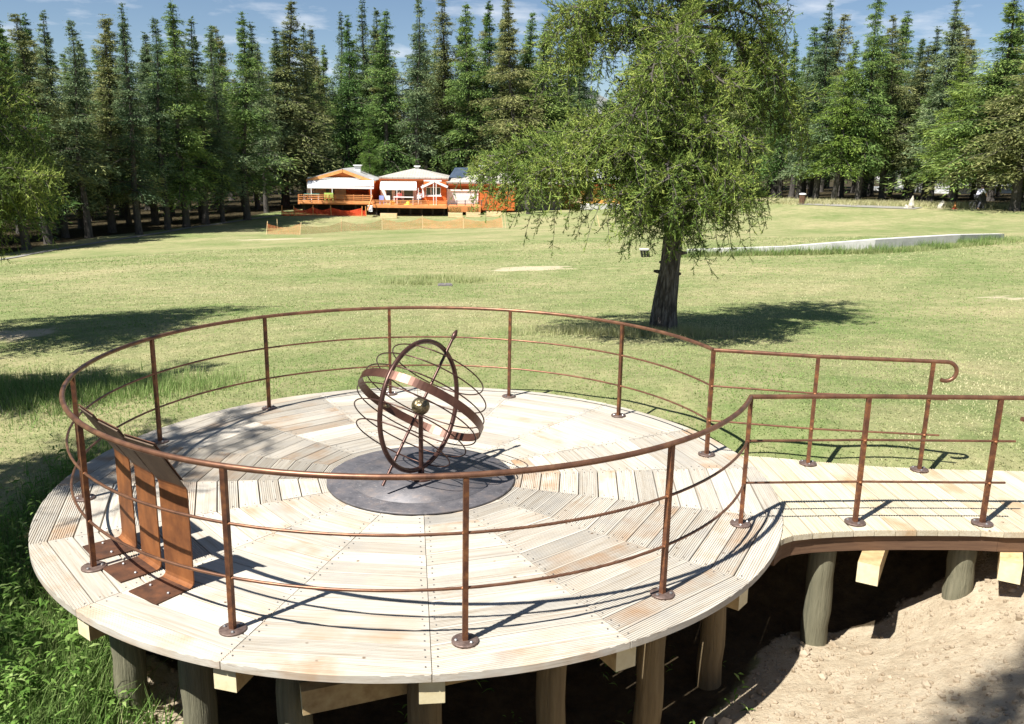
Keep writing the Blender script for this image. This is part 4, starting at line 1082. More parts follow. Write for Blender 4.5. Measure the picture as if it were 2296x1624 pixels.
# --- hipped chalet
X2 = on_y(925, 440, YW)[0]
c2 = Bd('hipped_chalet', (X2, YW, base_z(925, YW)), 'orange chalet with a brown shingled hip roof and a bay window', 'chalet')
zf2 = on_y(920, 462, YT - .6)[2]
xl, xr = on_y(852, 440, YW)[0], on_y(1003, 440, YW)[0]; ze = on_y(925, 400, YW)[2]
b = MB(); b.box((xl, YW, zf2 - .8), (xr, YW + 9, ze)); c2.fin(b, 'wall', M['orange'])
b = MB(); b.box((xl + .1, YW - .05, zf2), (on_y(934, 440, YW)[0], YW - .004, on_y(900, 421, YW)[2])); c2.fin(b, 'white_wall', M['white'])
for q0, q1 in ((866, 879), (886, 900), (906, 926)): c2.window(q0, q1, 425, 452, YW - .06, 1)
o0 = on_y(848, 397, YW - .5); o1 = on_y(1006, 398.5, YW - .5); tp = on_y(934, 377, YW + 4.5)
def hip_roof(bd, xa, xb, ya, yb_, z0, zt, ins, mat):
    ym = (ya + yb_) / 2; r0, r1 = xa + ins, xb - ins
    P_ = [(xa, ya, z0), (xb, ya, z0), (xb, yb_, z0), (xa, yb_, z0), (r0, ym, zt), (r1, ym, zt)]
    bd.poly('roof', P_, [(0, 1, 5, 4), (1, 2, 5), (2, 3, 4, 5), (3, 0, 4)], mat, .14)
    b = MB(); b.box((xa + .05, ya + .02, z0 - .34), (xb - .05, ya + .12, z0 - .15)); bd.fin(b, 'eave_board', M['redwall'])
hip_roof(c2, o0[0], o1[0], YW - .5, YW + 10, o0[2], tp[2], 3.5, M['roof'])
chimney(c2, 935, 372, 384, YW + 4.2, 9)
c2.awning(852, 934, 404, 421, YW - .06, 1.7)
for q in (890, 938): c2.box('awning_post', q - .7, q + .7, 422, 458, YT + 1.2, .07, M['white'])
# bay with its own little white-edged gable
bx0, bx1 = on_y(950, 440, YW - 1.4)[0], on_y(1001, 440, YW - 1.4)[0]
b = MB(); b.box((bx0, YW - 1.4, zf2 - .3), (bx1, YW - .005, on_y(975, 408, YW - 1.4)[2])); c2.fin(b, 'bay', M['orange'])
c2.window(956, 987, 421, 437, YW - 1.4, 3)
c2.box('window_sill', 953, 990, 438.5, 441, YW - 1.6, .18, M['white']); c2.box('white_panel', 946.5, 951, 415, 443, YW - 1.46, .05, M['white'])
pk = on_y(974, 404.5, YW - 1.9); gl = on_y(944, 418.5, YW - 1.9); gr = on_y(1004, 417.5, YW - 1.9)
c2.poly('porch_roof', [(gl[0], YW - 1.9, gl[2]), (pk[0], YW - 1.9, pk[2]), (pk[0], YW - .1, pk[2]), (gl[0], YW - .1, gl[2])], [(0, 1, 2, 3)], M['roof_white'], .08)
c2.poly('porch_roof', [(pk[0], YW - 1.9, pk[2]), (gr[0], YW - 1.9, gr[2]), (gr[0], YW - .1, gr[2]), (pk[0], YW - .1, pk[2])], [(0, 1, 2, 3)], M['roof_white'], .08)
for p, q in ((gl, pk), (pk, gr)): c2.bar('barge_board', (p[0], YW - 1.95, p[2] - .1), (q[0], YW - 1.95, q[2] - .1), .04, .22, M['white'])
c2.box('white_band', 950, 990, 404, 407, YW - 1.42, .03, M['white'])
for q in (972, 978): c2.box('porch_post', q - .8, q + .8, 412, 462, YT + .6, .08, M['white'])
# lower terrace with boards, rail and steps
t0, t1 = on_y(836, 462, YT - .6)[0], on_y(1002, 462, YT - .6)[0]
b = MB(); b.box((t0, YT - .6, zf2 - .16), (t1, YW - .01, zf2)); c2.fin(b, 'terrace_floor', M['orange_deck'])
c2.railing(836, 1002, 449.5, 459, YT - .7, 3, 9)
for k in range(2): c2.box('edge_board', 835, 1002, 459.4 + 3.9 * k, 463.0 + 3.9 * k, YT - .76, .05, M['orange_deck'])
for k in range(7):
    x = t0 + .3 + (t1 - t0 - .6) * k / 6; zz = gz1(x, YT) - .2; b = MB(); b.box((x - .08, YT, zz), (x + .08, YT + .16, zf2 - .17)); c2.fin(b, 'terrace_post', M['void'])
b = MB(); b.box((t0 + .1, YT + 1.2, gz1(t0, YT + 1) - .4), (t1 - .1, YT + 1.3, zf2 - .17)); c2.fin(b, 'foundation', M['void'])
for k in range(5): c2.box('step', 824 + k * .6, 835, 461 + 3.1 * k, 462.6 + 3.1 * k, YT - .9 - .28 * k, .26, M['white'])
c2.bar('stair_rail', on_y(835, 440, YT - .9), on_y(824, 472, YT - 2.2), .06, .14, M['orange_deck'])

# --- long chalet with the white shutter
X3 = on_y(1080, 440, YW)[0]
c3 = Bd('shuttered_chalet', (X3, YW, base_z(1080, YW)), 'long orange chalet with a big white roller shutter and pale hip roof', 'chalet')
z3 = base_z(1080, YW) - .4
a3 = on_y(1004, 440, YW - .6)[0]; b3 = on_y(1157, 440, YW - .6)[0]; ze = on_y(1080, 411, YW - .6)[2]
b = MB(); b.box((a3, YW - .6, z3), (b3, YW + 9, ze)); c3.fin(b, 'wall', M['orange'])
hip_roof(c3, on_y(998, 410, YW - 1.05)[0], on_y(1290, 408, YW - 1.05)[0], YW - 1.05, YW + 9, on_y(1080, 409.5, YW - 1.05)[2], on_y(1100, 388, YW + 3.5)[2], 4.5, M['roof'])
sh = c3.box('roller_shutter', 1006, 1073, 428, 459, YW - .72, .08, M['white'])
for k in range(9): c3.box('slat', 1006.5, 1072.5, 432 + 2.9 * k, 434.2 + 2.9 * k, YW - .75, .03, M['white'], sh)
c3.box('shutter_case', 1004, 1075, 425, 428.5, YW - .85, .2, M['white']); c3.box('white_pillar', 1002, 1006, 424, 460, YW - 1.0, .25, M['white'])
c3.box('projecting_box', 1076, 1154, 430, 472, YW - 1.5, .88, M['orange'])
chimney(c3, 1080, 371, 392, YW + 3.5, 8)
c3.poly('solar_panel', [on_y(1006, 398, YW + 2), on_y(1046, 398, YW + 2), on_y(1050, 376, YW + 4), on_y(1020, 376, YW + 4)], [(0, 1, 2, 3)], M['solar'], .08)
b = MB(); b.box((b3 + .02, YW + .4, z3), (on_y(1260, 440, YW + .4)[0], YW + 9, ze)); c3.fin(b, 'stone_wall', M['stone'])
for q in (1196, 1212): c3.window(q, q + 10, 414, 440, YW + .4, 1, M['stone'])
t0, t1 = on_y(1003, 462, YT + .3)[0], on_y(1078, 462, YT + .3)[0]; zf3 = on_y(1040, 463, YT + .3)[2]
b = MB(); b.box((t0 + .03, YT + .3, zf3 - .55), (t1, YW - .61, zf3)); c3.fin(b, 'terrace_floor', M['orange_deck'])
c3.railing(1006, 1080, 449, 460, YT + .25, 3, 5, M['stone'], True)

# --- ochre chalet half hidden by the big larch
X4 = on_y(1345, 440, YW + 2)[0]
c4 = Bd('ochre_chalet', (X4, YW + 2, base_z(1345, YW + 2)), 'ochre wooden chalet with a whitish metal roof behind the lone larch', 'chalet')
z4 = base_z(1345, YW + 2) - .3
a4, b4 = on_y(1265, 430, YW + 2)[0], on_y(1425, 430, YW + 2)[0]; ze = on_y(1345, 412, YW + 2)[2]
b = MB(); b.box((a4, YW + 2, z4), (b4, YW + 11, ze)); c4.fin(b, 'wall', M['ochre'])
hip_roof(c4, on_y(1255, 411, YW + 1.4)[0], on_y(1440, 411, YW + 1.4)[0], YW + 1.4, YW + 12, on_y(1345, 410, YW + 1.4)[2], on_y(1345, 380, YW + 6)[2], 3.6, M['roof_white'])
c4.box('door', 1312, 1330, 418, 452, YW + 1.93, .06, M['void']); c4.window(1350, 1372, 420, 436, YW + 2, 2); c4.window(1390, 1408, 420, 436, YW + 2, 2)
c4.box('bench_front', 1282, 1304, 438, 455, YW - .4, 1.0, M['pine'])
b = MB(); b.box((a4 + 1.5, YW - 1.0, z4), (b4 + .3, YW + 1.99, on_y(1345, 460, YW - 1)[2])); c4.fin(b, 'plinth', M['concrete'])

# --- planter boxes in front
M['herb'] = m_needle('herb_leaf', (.03, .06, .012), (.09, .15, .03), (.19, .23, .06))
def herb(n, rx, ry, h, r, L=(.05, .14), W=(.015, .04), zb=0.0):
    P = np.stack([r.uniform(-rx, rx, n), r.uniform(-ry, ry, n), zb + h * r.random(n) ** 1.2], 1); D = norm(np.stack([r.normal(0, .6, n), r.normal(0, .6, n), r.uniform(.1, 1, n)], 1))
    s = norm(np.cross(D, r.normal(size=(n, 3)))); l_ = r.uniform(*L, n)[:, None]; w_ = r.uniform(*W, n)[:, None]
    return np.stack([P, P + D * l_ * .5 - s * w_ * .5, P + D * l_, P + D * l_ * .5 + s * w_ * .5], 1), r.uniform(.2, .9, n)
def planter(px0, px1, pt, pb, y, lab, plants):
    A = on_y(px0, pb, y); B_ = on_y(px1, pb, y); x0, x1 = A[0], B_[0]; xc = (x0 + x1) / 2; z0 = gz1(xc, y) - .03; hgt = on_y(px0, pt, y)[2] - A[2]
    t = empty('planter_box', (xc, y, z0)); tag(t, lab, 'planter', 'planter boxes by the terraces')
    w2 = (x1 - x0) / 2; d2 = .28; k = hgt / 3
    for q in range(3):
        b = MB(); b.box((-w2, -d2, .03 + k * q + .008), (w2, -d2 + .04, .03 + k * (q + 1))); b.build('board', M['pine'], t)
        b = MB(); b.box((-w2, d2 - .04, .03 + k * q + .008), (w2, d2, .03 + k * (q + 1))); b.build('board', M['pine'], t)
    for sx in (-w2 - .045, w2 + .005): b = MB(); b.box((sx, -d2, .03), (sx + .04, d2, .03 + hgt)); b.build('side', M['pine'], t)
    b = MB(); b.box((-w2 + .01, -d2 + .045, .02), (w2 - .01, d2 - .045, hgt - .06)); b.build('soil', M['void'], t)
    if plants:
        V, T = herb(700, w2 - .1, .18, .55, rng, zb=hgt - .06); o = obj('plants', tri_mesh('plants', V, 4, M['herb'], attrs={'tone': T}), t); o['kind'] = 'stuff'
planter(854, 889, 468.5, 479, YT - 2.2, 'pale wooden planter box below the steps of the hipped chalet', False)
planter(1006, 1036, 467, 478, YT - 1.8, 'pale planter box with green plants before the shutter, beside the terrace corner', True)
planter(1046, 1076, 467, 478, YT - 1.8, 'pale planter box with green plants directly below the roller shutter', True)
planter(1092, 1122, 467, 478, YT - 1.8, 'pale planter box in front of the orange projecting box', False)

# --- stakes and orange netting
M['net'] = G('orange_net').fin((.75, .15, .04), .8)
def net_mat(name, col, a):
    g = G(name); g.fin(col, .8, 0, None, .2); tr = g.n('ShaderNodeBsdfTransparent'); mx = g.n('ShaderNodeMixShader'); v = g.coord(False)
    f = g.noise(v, 26, 2, .5); g.l(g.fr(f, .35, .65, max(0, a - .25), min(1, a + .25)), mx.inputs[0]); g.l(tr.outputs[0], mx.inputs[1]); g.l(g.p.outputs[0], mx.inputs[2]); g.l(mx.outputs[0], g.out.inputs[0]); return g.m
M['net_thin'] = net_mat('faded_orange_net', (.62, .20, .08), .34)
M['net_red'] = net_mat('orange_red_net', (.72, .085, .03), .80)
stk = [((597, 526), 28, (4, 0)), ((622, 512), 20, (0, 0)), ((672, 527), 27, (4, 0)), ((765, 520), 28, (1, 0)), ((857, 516), 30, (0, 0)), ((948, 513), 29, (-1, 0)), ((1040, 513), 27, (-2, 0)), ((1128, 511), 31, (-4, 0)), ((1134, 511), 28, (-3, 0)), ((1345, 508), 24, (-7, 0))]
SP = []
for i, ((px, py), hp, ln) in enumerate(stk):
    p = hit(px, py, 40, 110); sc = np.linalg.norm(p - CAM) / FPX; h = hp * sc
    t = MB(); t.bar((0, 0, -.1), (ln[0] * sc, 0, h), .045, .045)
    o = t.build('fence_stake', M['pine']); o.location = p; SP.append((p, h, ln[0] * sc))
    tag(o, '%s slim pale stake of the faded lawn net, counting from its orange corner' % ORD[i], 'stake', 'net stakes on the lawn')
for i, (a_, b_) in enumerate(((0, 2), (2, 3), (3, 4), (4, 5), (5, 6), (6, 7))):
    p, h, l_ = SP[a_]; q, h2, l2 = SP[b_]; vs = []; n = 14
    for k in range(n + 1):
        t = k / n; x = p[0] + l_ * .5 + (q[0] - p[0]) * t; y = p[1] + (q[1] - p[1]) * t; zg = gz1(x, y); sag = 1 - .35 * math.sin(math.pi * t)
        for m in range(5): vs.append((x - p[0], y - p[1] + .03 * math.sin(k * 1.3 + m), zg - p[2] + .03 + (h * .82) * sag * m / 4))
    b = MB(); b.add(vs, [(k * 5 + m, k * 5 + 5 + m, k * 5 + 6 + m, k * 5 + 1 + m) for k in range(n) for m in range(4)]); o = b.build('barrier_net', M['net_thin']); o.location = p
    tag(o, '%s panel of the faded orange lawn net, counting from its corner stake' % ORD[i], 'net', 'nets between the lawn stakes')
red = [(640, 478), (668, 475), (703, 474), (744, 472), (812, 471), (822, 471)]
pr = [on_y(px, py, YT - .5) for px, py in red]
pr = [np.array([q[0], YT - .9 - (1.4 if i < 2 else 0), gz1(q[0], YT - .9 - (1.4 if i < 2 else 0))]) for i, q in enumerate(pr)]
for i, (p, q) in enumerate(zip(pr, pr[1:])):
    vs = []; n = 12; h = .78 if i else .5
    for k in range(n + 1):
        t = k / n; x = p[0] + (q[0] - p[0]) * t; y = p[1] + (q[1] - p[1]) * t; zg = gz1(x, y); sag = 1 - .35 * math.sin(math.pi * t)
        for m in range(5): vs.append((x - p[0], y - p[1] + .05 * math.sin(k + m), zg - p[2] + h * sag * m / 4))
    b = MB(); b.add(vs, [(k * 5 + m, k * 5 + 5 + m, k * 5 + 6 + m, k * 5 + 1 + m) for k in range(n) for m in range(4)]); o = b.build('barrier_net', M['net_red']); o.location = p
    tag(o, '%s panel of bright red net below the gabled terrace, counting from the wood' % ORD[i], 'net', 'red nets below the terrace')
for i, p in enumerate(pr):
    b = MB(); b.bar((0, 0, -.1), (.05 * (-1) ** i, 0, .95), .07, .07); o = b.build('net_post', M['orange_trim']); o.location = p
    tag(o, '%s orange post of the red net, counting from the wood' % ORD[i], 'post', 'posts of the red net')

# --- terrace things: covered table, green chairs, toys
def table(px, py, y, w_, lab, top, zfloor):
    x = on_y(px, py, y)[0]; t = empty('terrace_table', (x, y, zfloor)); tag(t, lab, 'table')
    b = MB(); b.box((-w_ / 2, -.45, .70), (w_ / 2, .45, .75)); b.build('tabletop', top, t)
    for sx in (-1, 1):
        for sy in (-1, 1): b = MB(); b.bar((sx * (w_ / 2 - .06), sy * .38, 0), (sx * (w_ / 2 - .06), sy * .38, .70), .05, .05); b.build('leg', M['white'], t)
M['teal'] = m_noise('teal_cloth', [(.3, (.10, .28, .22)), (.7, (.16, .38, .30))], 4, .9)
M['lime'] = m_noise('lime_plastic', [(.3, (.40, .60, .12)), (.7, (.48, .68, .18))], 4, .5, bump=0)
M['yellow'] = m_noise('yellow_plastic', [(.3, (.80, .55, .03)), (.7, (.86, .62, .05))], 4, .5, bump=0)
M['blueplastic'] = m_noise('blue_plastic', [(.3, (.25, .32, .70)), (.7, (.35, .42, .78))], 4, .5, bump=0)
table(699, 440, YT + 1.2, 1.5, 'terrace table under a teal cloth outside the gabled chalet', M['teal'], zf)
table(905, 448, YT + 1.6, 2.0, 'long white terrace table below the awning of the hipped chalet', M['white'], zf2)
def chair(px, y, lab, mat, zfloor, grp=None):
    x = on_y(px, 445, y)[0]; t = empty('garden_chair', (x, y, zfloor)); tag(t, lab, 'chair', grp)
    b = MB(); b.box((-.22, -.22, .41), (.22, .22, .45)); b.build('seat', mat, t)
    b = MB(); b.box((-.22, -.25, .455), (.22, -.225, .92)); b.build('backrest', mat, t)
    for sx in (-.19, .19):
        for sy in (-.19, .19): b = MB(); b.bar((sx, sy, 0), (sx, sy, .41), .04, .04); b.build('leg', mat, t)
chair(733, YT + .6, 'lime green garden chair beside the teal table', M['lime'], zf, 'lime chairs'); chair(743, YT + .7, 'lime green garden chair farther along from the teal table', M['lime'], zf, 'lime chairs')
chair(856, YT + .3, 'blue plastic chair at the corner of the lower terrace', M['blueplastic'], zf2); chair(870, YT + .5, 'pale plastic chair on the lower terrace', M['white'], zf2)
x = on_y(915, 458, YT)[0]; b = MB(); b.lathe([(.42, 0), (.42, .10), (.22, .14), (.20, .34), (.1, .40)], 16); o = b.build('toy_seat', M['yellow']); o.location = (x, YT + .15, zf2); tag(o, 'yellow plastic toy seat on the lower terrace floor', 'toy')
x = on_y(880, 458, YT)[0]; b = MB(); b.lathe([(.18, 0), (.24, .35), (.25, .38)], 14); o = b.build('bucket', M['yellow']); o.location = (x, YT + .1, zf2); tag(o, 'small yellow bucket on the lower terrace near the pale chair', 'bucket')

# --- people
M['skin'] = m_noise('skin', [(.3, (.42, .25, .17)), (.7, (.52, .33, .24))], 6, .6, bump=0)
M['hair'] = m_noise('dark_hair', [(.3, (.02, .014, .01)), (.7, (.05, .035, .025))], 20, .6, bump=0)
def cloth(name, c): return m_noise(name, [(.3, tuple(q * .85 for q in c)), (.7, c)], 8, .85, bump=.2)
M['c_red'] = cloth('red_shirt', (.55, .08, .07)); M['c_grey'] = cloth('grey_shirt', (.36, .31, .36)); M['c_white'] = cloth('white_violet_shirt', (.72, .70, .86)); M['c_dark'] = cloth('dark_trousers', (.05, .05, .06))
def skin_obj(name, pts, edges, radii, mat, parent, sub=2):
    me = bpy.data.meshes.new(name); me.from_pydata([tuple(p) for p in pts], edges, []); me.materials.append(mat)
    o = obj(name, me, parent); mo = o.modifiers.new('skin', 'SKIN'); mo.use_smooth_shade = True
    sv = me.skin_vertices[0].data if me.skin_vertices else None
    if sv is None:
        bmx = bmesh.new(); bmx.from_mesh(me); bmx.verts.layers.skin.verify(); bmx.to_mesh(me); bmx.free(); sv = me.skin_vertices[0].data
    for i, r in enumerate(radii): sv[i].radius = (r, r) if not hasattr(r, '__len__') else r
    sv[0].use_root = True
    s2 = o.modifiers.new('sub', 'SUBSURF'); s2.levels = sub; s2.render_levels = sub
    return o
def person(loc_, rz, label, J, shirt, legs, hairm):
    """J: pelvis, chest, neck, head, and both arms / legs as joints"""
    t = empty('person', loc_, rz); tag(t, label, 'person')
    pts = [J['pelvis'], J['waist'], J['chest'], J['neck'], J['chin'], J['head'], J['crown']]; ed = [(0, 1), (1, 2), (2, 3), (3, 4), (4, 5), (5, 6)]; rad = [.13, (.14, .11), (.17, .12), .055, .062, (.085, .10), .06]
    for s in ('l', 'r'):
        b0 = len(pts); pts += [J['sh' + s], J['el' + s], J['wr' + s], J['ha' + s]]; rad += [.062, .045, .032, .03]; ed += [(2, b0), (b0, b0 + 1), (b0 + 1, b0 + 2), (b0 + 2, b0 + 3)]
        # fingers
        h_ = Vector(J['ha' + s]); d_ = (h_ - Vector(J['wr' + s])).normalized()
        for k in range(5):
            a_ = Vector((.022 * (k - 2), 0, .012 * (k == 0))); i0 = len(pts); pts.append(tuple(h_ + d_ * (.06 + .012 * (2 - abs(k - 2))) + a_)); rad.append(.009); ed.append((b0 + 3, i0))
        b0 = len(pts); pts += [J['hip' + s], J['kn' + s], J['an' + s], J['to' + s]]; rad += [.095, .07, .045, .04]; ed += [(0, b0), (b0, b0 + 1), (b0 + 1, b0 + 2), (b0 + 2, b0 + 3)]
    skin_obj('body', pts, ed, rad, M['skin'], t)
    sp = [J['pelvis'], J['waist'], J['chest'], tuple(Vector(J['neck']) * .6 + Vector(J['chest']) * .4)]; se = [(0, 1), (1, 2), (2, 3)]; sr = [.15, (.165, .135), (.195, .145), .075]
    for s in ('l', 'r'): b0 = len(sp); sp += [J['sh' + s], J['el' + s]]; sr += [.078, .06]; se += [(2, b0), (b0, b0 + 1)]
    skin_obj('shirt', sp, se, sr, shirt, t)
    lp = [tuple(Vector(J['pelvis']) + Vector((0, 0, .02)))]; le = []; lr = [.152]
    for s in ('l', 'r'): b0 = len(lp); lp += [J['hip' + s], J['kn' + s], J['an' + s]]; lr += [.112, .085, .06]; le += [(0, b0), (b0, b0 + 1), (b0 + 1, b0 + 2)]
    skin_obj('trousers', lp, le, lr, legs, t)
    b = MB(); c_ = Vector(J['head']) + Vector((0, .015, .035)); b.lathe([(.118 * math.sin(math.pi * k / 10) + .001, -.118 * math.cos(math.pi * k / 10) * 1.02) for k in range(3, 11)], 14, c=c_); b.build('hair', hairm, t)
    return t
def seated(f=-1):
    J = dict(pelvis=(0, 0, .52), waist=(0, .02, .72), chest=(0, .0, .95), neck=(0, -.02, 1.10), chin=(0, -.05, 1.17), head=(0, -.045, 1.25), crown=(0, -.03, 1.34))
    for s, q in (('l', -1), ('r', 1)):
        J['sh' + s] = (q * .2, 0, 1.02); J['el' + s] = (q * .25, -.08, .78); J['wr' + s] = (q * .14, -.30, .80); J['ha' + s] = (q * .11, -.37, .80)
        J['hip' + s] = (q * .1, -.02, .5); J['kn' + s] = (q * .12, -.42, .50); J['an' + s] = (q * .12, -.44, .09); J['to' + s] = (q * .12, -.60, .04)
    return J
x = on_y(893, 446, YT + 1.0)[0]; chair(893, YT + 2.5, 'dark red chair carrying the person in red on the lower terrace', M['c_red'], zf2)
person((x, YT + 2.45, zf2), 0.2, 'person in a red top seated under the awning of the hipped chalet', seated(), M['c_red'], M['c_dark'], M['hair'])
x = on_y(940, 446, YT + 1.0)[0]; chair(940, YT + 2.5, 'white chair carrying the person in grey by the bay', M['white'], zf2)
person((x, YT + 2.45, zf2), -.2, 'person in a grey top seated before the orange wall beside the bay window', seated(), M['c_grey'], M['c_dark'], M['hair'])

# --- far buildings through the trunks
def pale_block(name, px0, px1, pt, pb, dist, lab, floors):
    p = on_d((px0 + px1) / 2, pb, dist); y = p[1]; bd = Bd(name, (p[0], y, gz1(p[0], y)), lab, 'building')
    a = on_y(px0, pt, y)[0]; c = on_y(px1, pt, y)[0]; z1 = on_y((px0 + px1) / 2, pt, y)[2]; z0 = gz1(p[0], y) - .5
    b = MB(); b.box((a, y, z0), (c, y + 10, z1)); bd.fin(b, 'wall', M['white'])
    bd.poly('roof', [(a - .6, y - .8, z1), (c + .6, y - .8, z1), (c + .6, y + 5, z1 + 2.2), (a - .6, y + 5, z1 + 2.2)], [(0, 1, 2, 3)], M['roof_grey'], .2)
    hf = (z1 - z0 - .5) / floors
    for f in range(floors):
        zz = z0 + .5 + f * hf
        if f: b = MB(); b.box((a - .1, y - 1.1, zz - .1), (c + .1, y - .01, zz + .1)); bal = bd.fin(b, 'balcony', M['white'])
        for k in range(4):
            x0 = a + (c - a) * (k + .25) / 4; b = MB(); b.box((x0, y - .05, zz + .7), (x0 + (c - a) / 8, y - .004, zz + 2.0)); wi = bd.fin(b, 'window', M['glass'])
pale_block('apartment_block', 2150, 2330, 375, 470, 104, 'pale apartment block with balconies glimpsed behind the larch trunks', 3)
pale_block('white_house', 1995, 2075, 425, 466, 118, 'small white house glimpsed between dark trunks near the standing stones', 1)

# --- gravel path along the wood, and along the right-hand bank
M['gravel'] = m_noise('gravel_path', [(.3, (.20, .19, .165)), (.7, (.29, .275, .24))], 6, .95, rnd=False, bump=.3)
def strip(name, pts, w_, mat, lift=.035):
    vs = []; dense = []
    for a_, b_ in zip(pts, pts[1:]):
        for k in range(12): dense.append(np.array(a_[:2]) * (1 - k / 12) + np.array(b_[:2]) * k / 12)
    dense.append(np.array(pts[-1][:2]))
    for i, p in enumerate(dense):
        a_ = dense[max(0, i - 1)]; b_ = dense[min(len(dense) - 1, i + 1)]; d = (b_ - a_) / np.linalg.norm(b_ - a_); nrm = np.array([-d[1], d[0]])
        for k in (-1, -.5, 0, .5, 1): q = p + nrm * w_ * .5 * k; vs.append((q[0], q[1], gz1(q[0], q[1]) + lift))
    b = MB(); b.add(vs, [(i * 5 + k, i * 5 + k + 1, i * 5 + 6 + k, i * 5 + 5 + k) for i in range(len(dense) - 1) for k in range(4)]); o = b.build(name, mat); tag(o, kind='structure'); return o
strip('gravel_path', [hit(-60, 592, 30, 100), hit(60, 572, 30, 100), hit(200, 548, 30, 110), hit(330, 528, 30, 110), hit(450, 508, 30, 110), hit(560, 492, 30, 110), hit(640, 482, 30, 110)], .55, M['gravel'])
strip('gravel_path', [hit(1800, 457, 40, 120), hit(1900, 462, 40, 120), hit(2000, 466, 40, 120), hit(2060, 468, 40, 120)], 1.6, M['gravel'])

# --- low concrete wall
wp = [hit(1541, 574, 20, 60), hit(1760, 570, 20, 60), hit(1960, 566, 20, 60), hit(2150, 551, 20, 60), hit(2250, 541, 20, 60)]
WH = [.22, .27, .46, .42, .30]
cwl = empty('concrete_wall', (wp[2][0], wp[2][1], gz1(wp[2][0], wp[2][1]))); tag(cwl, 'low pale concrete retaining wall running across the meadow', 'wall')
for i, (p, q) in enumerate(zip(wp, wp[1:])):
    b = MB(); vs = []; n = 8
    d = np.array([q[0] - p[0], q[1] - p[1]]); d /= np.linalg.norm(d); nr = np.array([-d[1], d[0]]) * .30
    for k in range(n + 1):
        t = k / n; e = .006 if k in (0, n) else 0; x = p[0] + (q[0] - p[0]) * t + d[0] * e * (1 if k == 0 else -1); y = p[1] + (q[1] - p[1]) * t + d[1] * e * (1 if k == 0 else -1)
        zt = (gz1(p[0], p[1]) + WH[i]) * (1 - t) + (gz1(q[0], q[1]) + WH[i + 1]) * t; zg = min(gz1(x, y), gz1(x + nr[0], y + nr[1])) - .25
        vs += [(x, y, zg), (x, y, zt), (x + nr[0], y + nr[1], zt), (x + nr[0], y + nr[1], zg)]
    fs = [(k * 4 + j, k * 4 + 4 + j, k * 4 + 4 + (j + 1) % 4, k * 4 + (j + 1) % 4) for k in range(n) for j in range(4)] + [(0, 1, 2, 3), (4 * n + 3, 4 * n + 2, 4 * n + 1, 4 * n)]
    b.add(vs, fs); o = b.build('wall_section', M['concrete'], cwl); o.location = -Vector(cwl.location)

# --- small things on the meadow
p = hit(1444, 577, 20, 60); t = empty('low_bench', p); tag(t, 'tiny low bench with pale seat and dark slanted legs on the meadow', 'bench')
b = MB(); b.box((-.17, -.14, .27), (.17, .14, .32)); b.build('seat', M['concrete'], t)
b = MB(); b.box((-.15, -.1, .235), (.15, .1, .268)); b.build('frame', M['black'], t)
for k in (-.11, 0, .11):
    for sy in (-.09, .09): b = MB(); b.bar((k + .05, sy, -.02), (k, sy, .235), .05, .05); b.build('leg', M['black'], t)
p = hit(998, 641, 15, 40); t = empty('drain_cover', p); tag(t, 'dark square drain cover lying in the dry grass of the meadow', 'drain cover')
b = MB(); b.box((-.2, -.2, -.05), (.2, .2, .035)); b.build('frame', M['stone'], t)
b = MB(); b.box((-.16, -.16, .036), (.16, .16, .055)); b.build('lid', M['stone'], t)
p = hit(1798, 458, 40, 120); t = empty('litter_bin', p); tag(t, 'brown slatted litter bin with a white lid on the bank', 'bin')
for k in range(12):
    a_ = 2 * math.pi * k / 12; b = MB(); b.bar((.23 * math.cos(a_), .23 * math.sin(a_), -.02), (.23 * math.cos(a_), .23 * math.sin(a_), .72), .10, .035, up=(math.cos(a_), math.sin(a_), 0)); b.build('slat', M['fascia'], t)
b = MB(); b.lathe([(.20, 0), (.20, .70)], 14); b.build('liner', M['void'], t)
b = MB(); b.lathe([(.28, .73), (.28, .80), (.16, .86)], 16); b.build('lid', M['white'], t)
M['menhir'] = m_noise('pale_standing_stone', [(.3, (.42, .38, .31)), (.7, (.58, .54, .45))], 3, .9, bump=.6, bdist=.05)
def stone(px, py, hp, wp_, lab, sharp, leanx=0):
    p = hit(px, py, 40, 120); sc = np.linalg.norm(p - CAM) / FPX; h = hp * sc; w_ = wp_ * sc; b = MB(); r = np.random.default_rng(px)
    n = 7; pts = []; rad = []
    for k in range(n):
        t = k / (n - 1); pts.append((leanx * t * h + r.normal(0, .02), r.normal(0, .02), -.15 + (h + .15) * t)); rad.append(w_ * .5 * ((1 - t ** sharp) * .9 + .12 + .08 * r.normal()))
    b.tube(pts, rad, 7, 0, False); o = b.build('standing_stone', M['menhir']); o.location = p; tag(o, lab, 'stone', 'standing stones on the bank'); return o
stone(2043, 468, 26, 12, 'tall pointed pale standing stone on the dry bank', 2.2); stone(2032, 468, 8, 10, 'stubby pale stone at the foot of the pointed standing stone', 5)
stone(2108, 467, 15, 10, 'leaning rounded pale standing stone between the pointed one and the cyclist', 4, .25)
p = hit(2140, 469, 40, 120); t = empty('traffic_cone', p); tag(t, 'small orange cone lying at the edge of the dry bank', 'cone')
b = MB(); b.lathe([(.20, 0), (.20, .04)], 12, smooth=False); b.build('base', M['c_red'], t); b = MB(); b.lathe([(.13, .04), (.03, .5)], 14); b.build('body', M['orange_trim'], t)
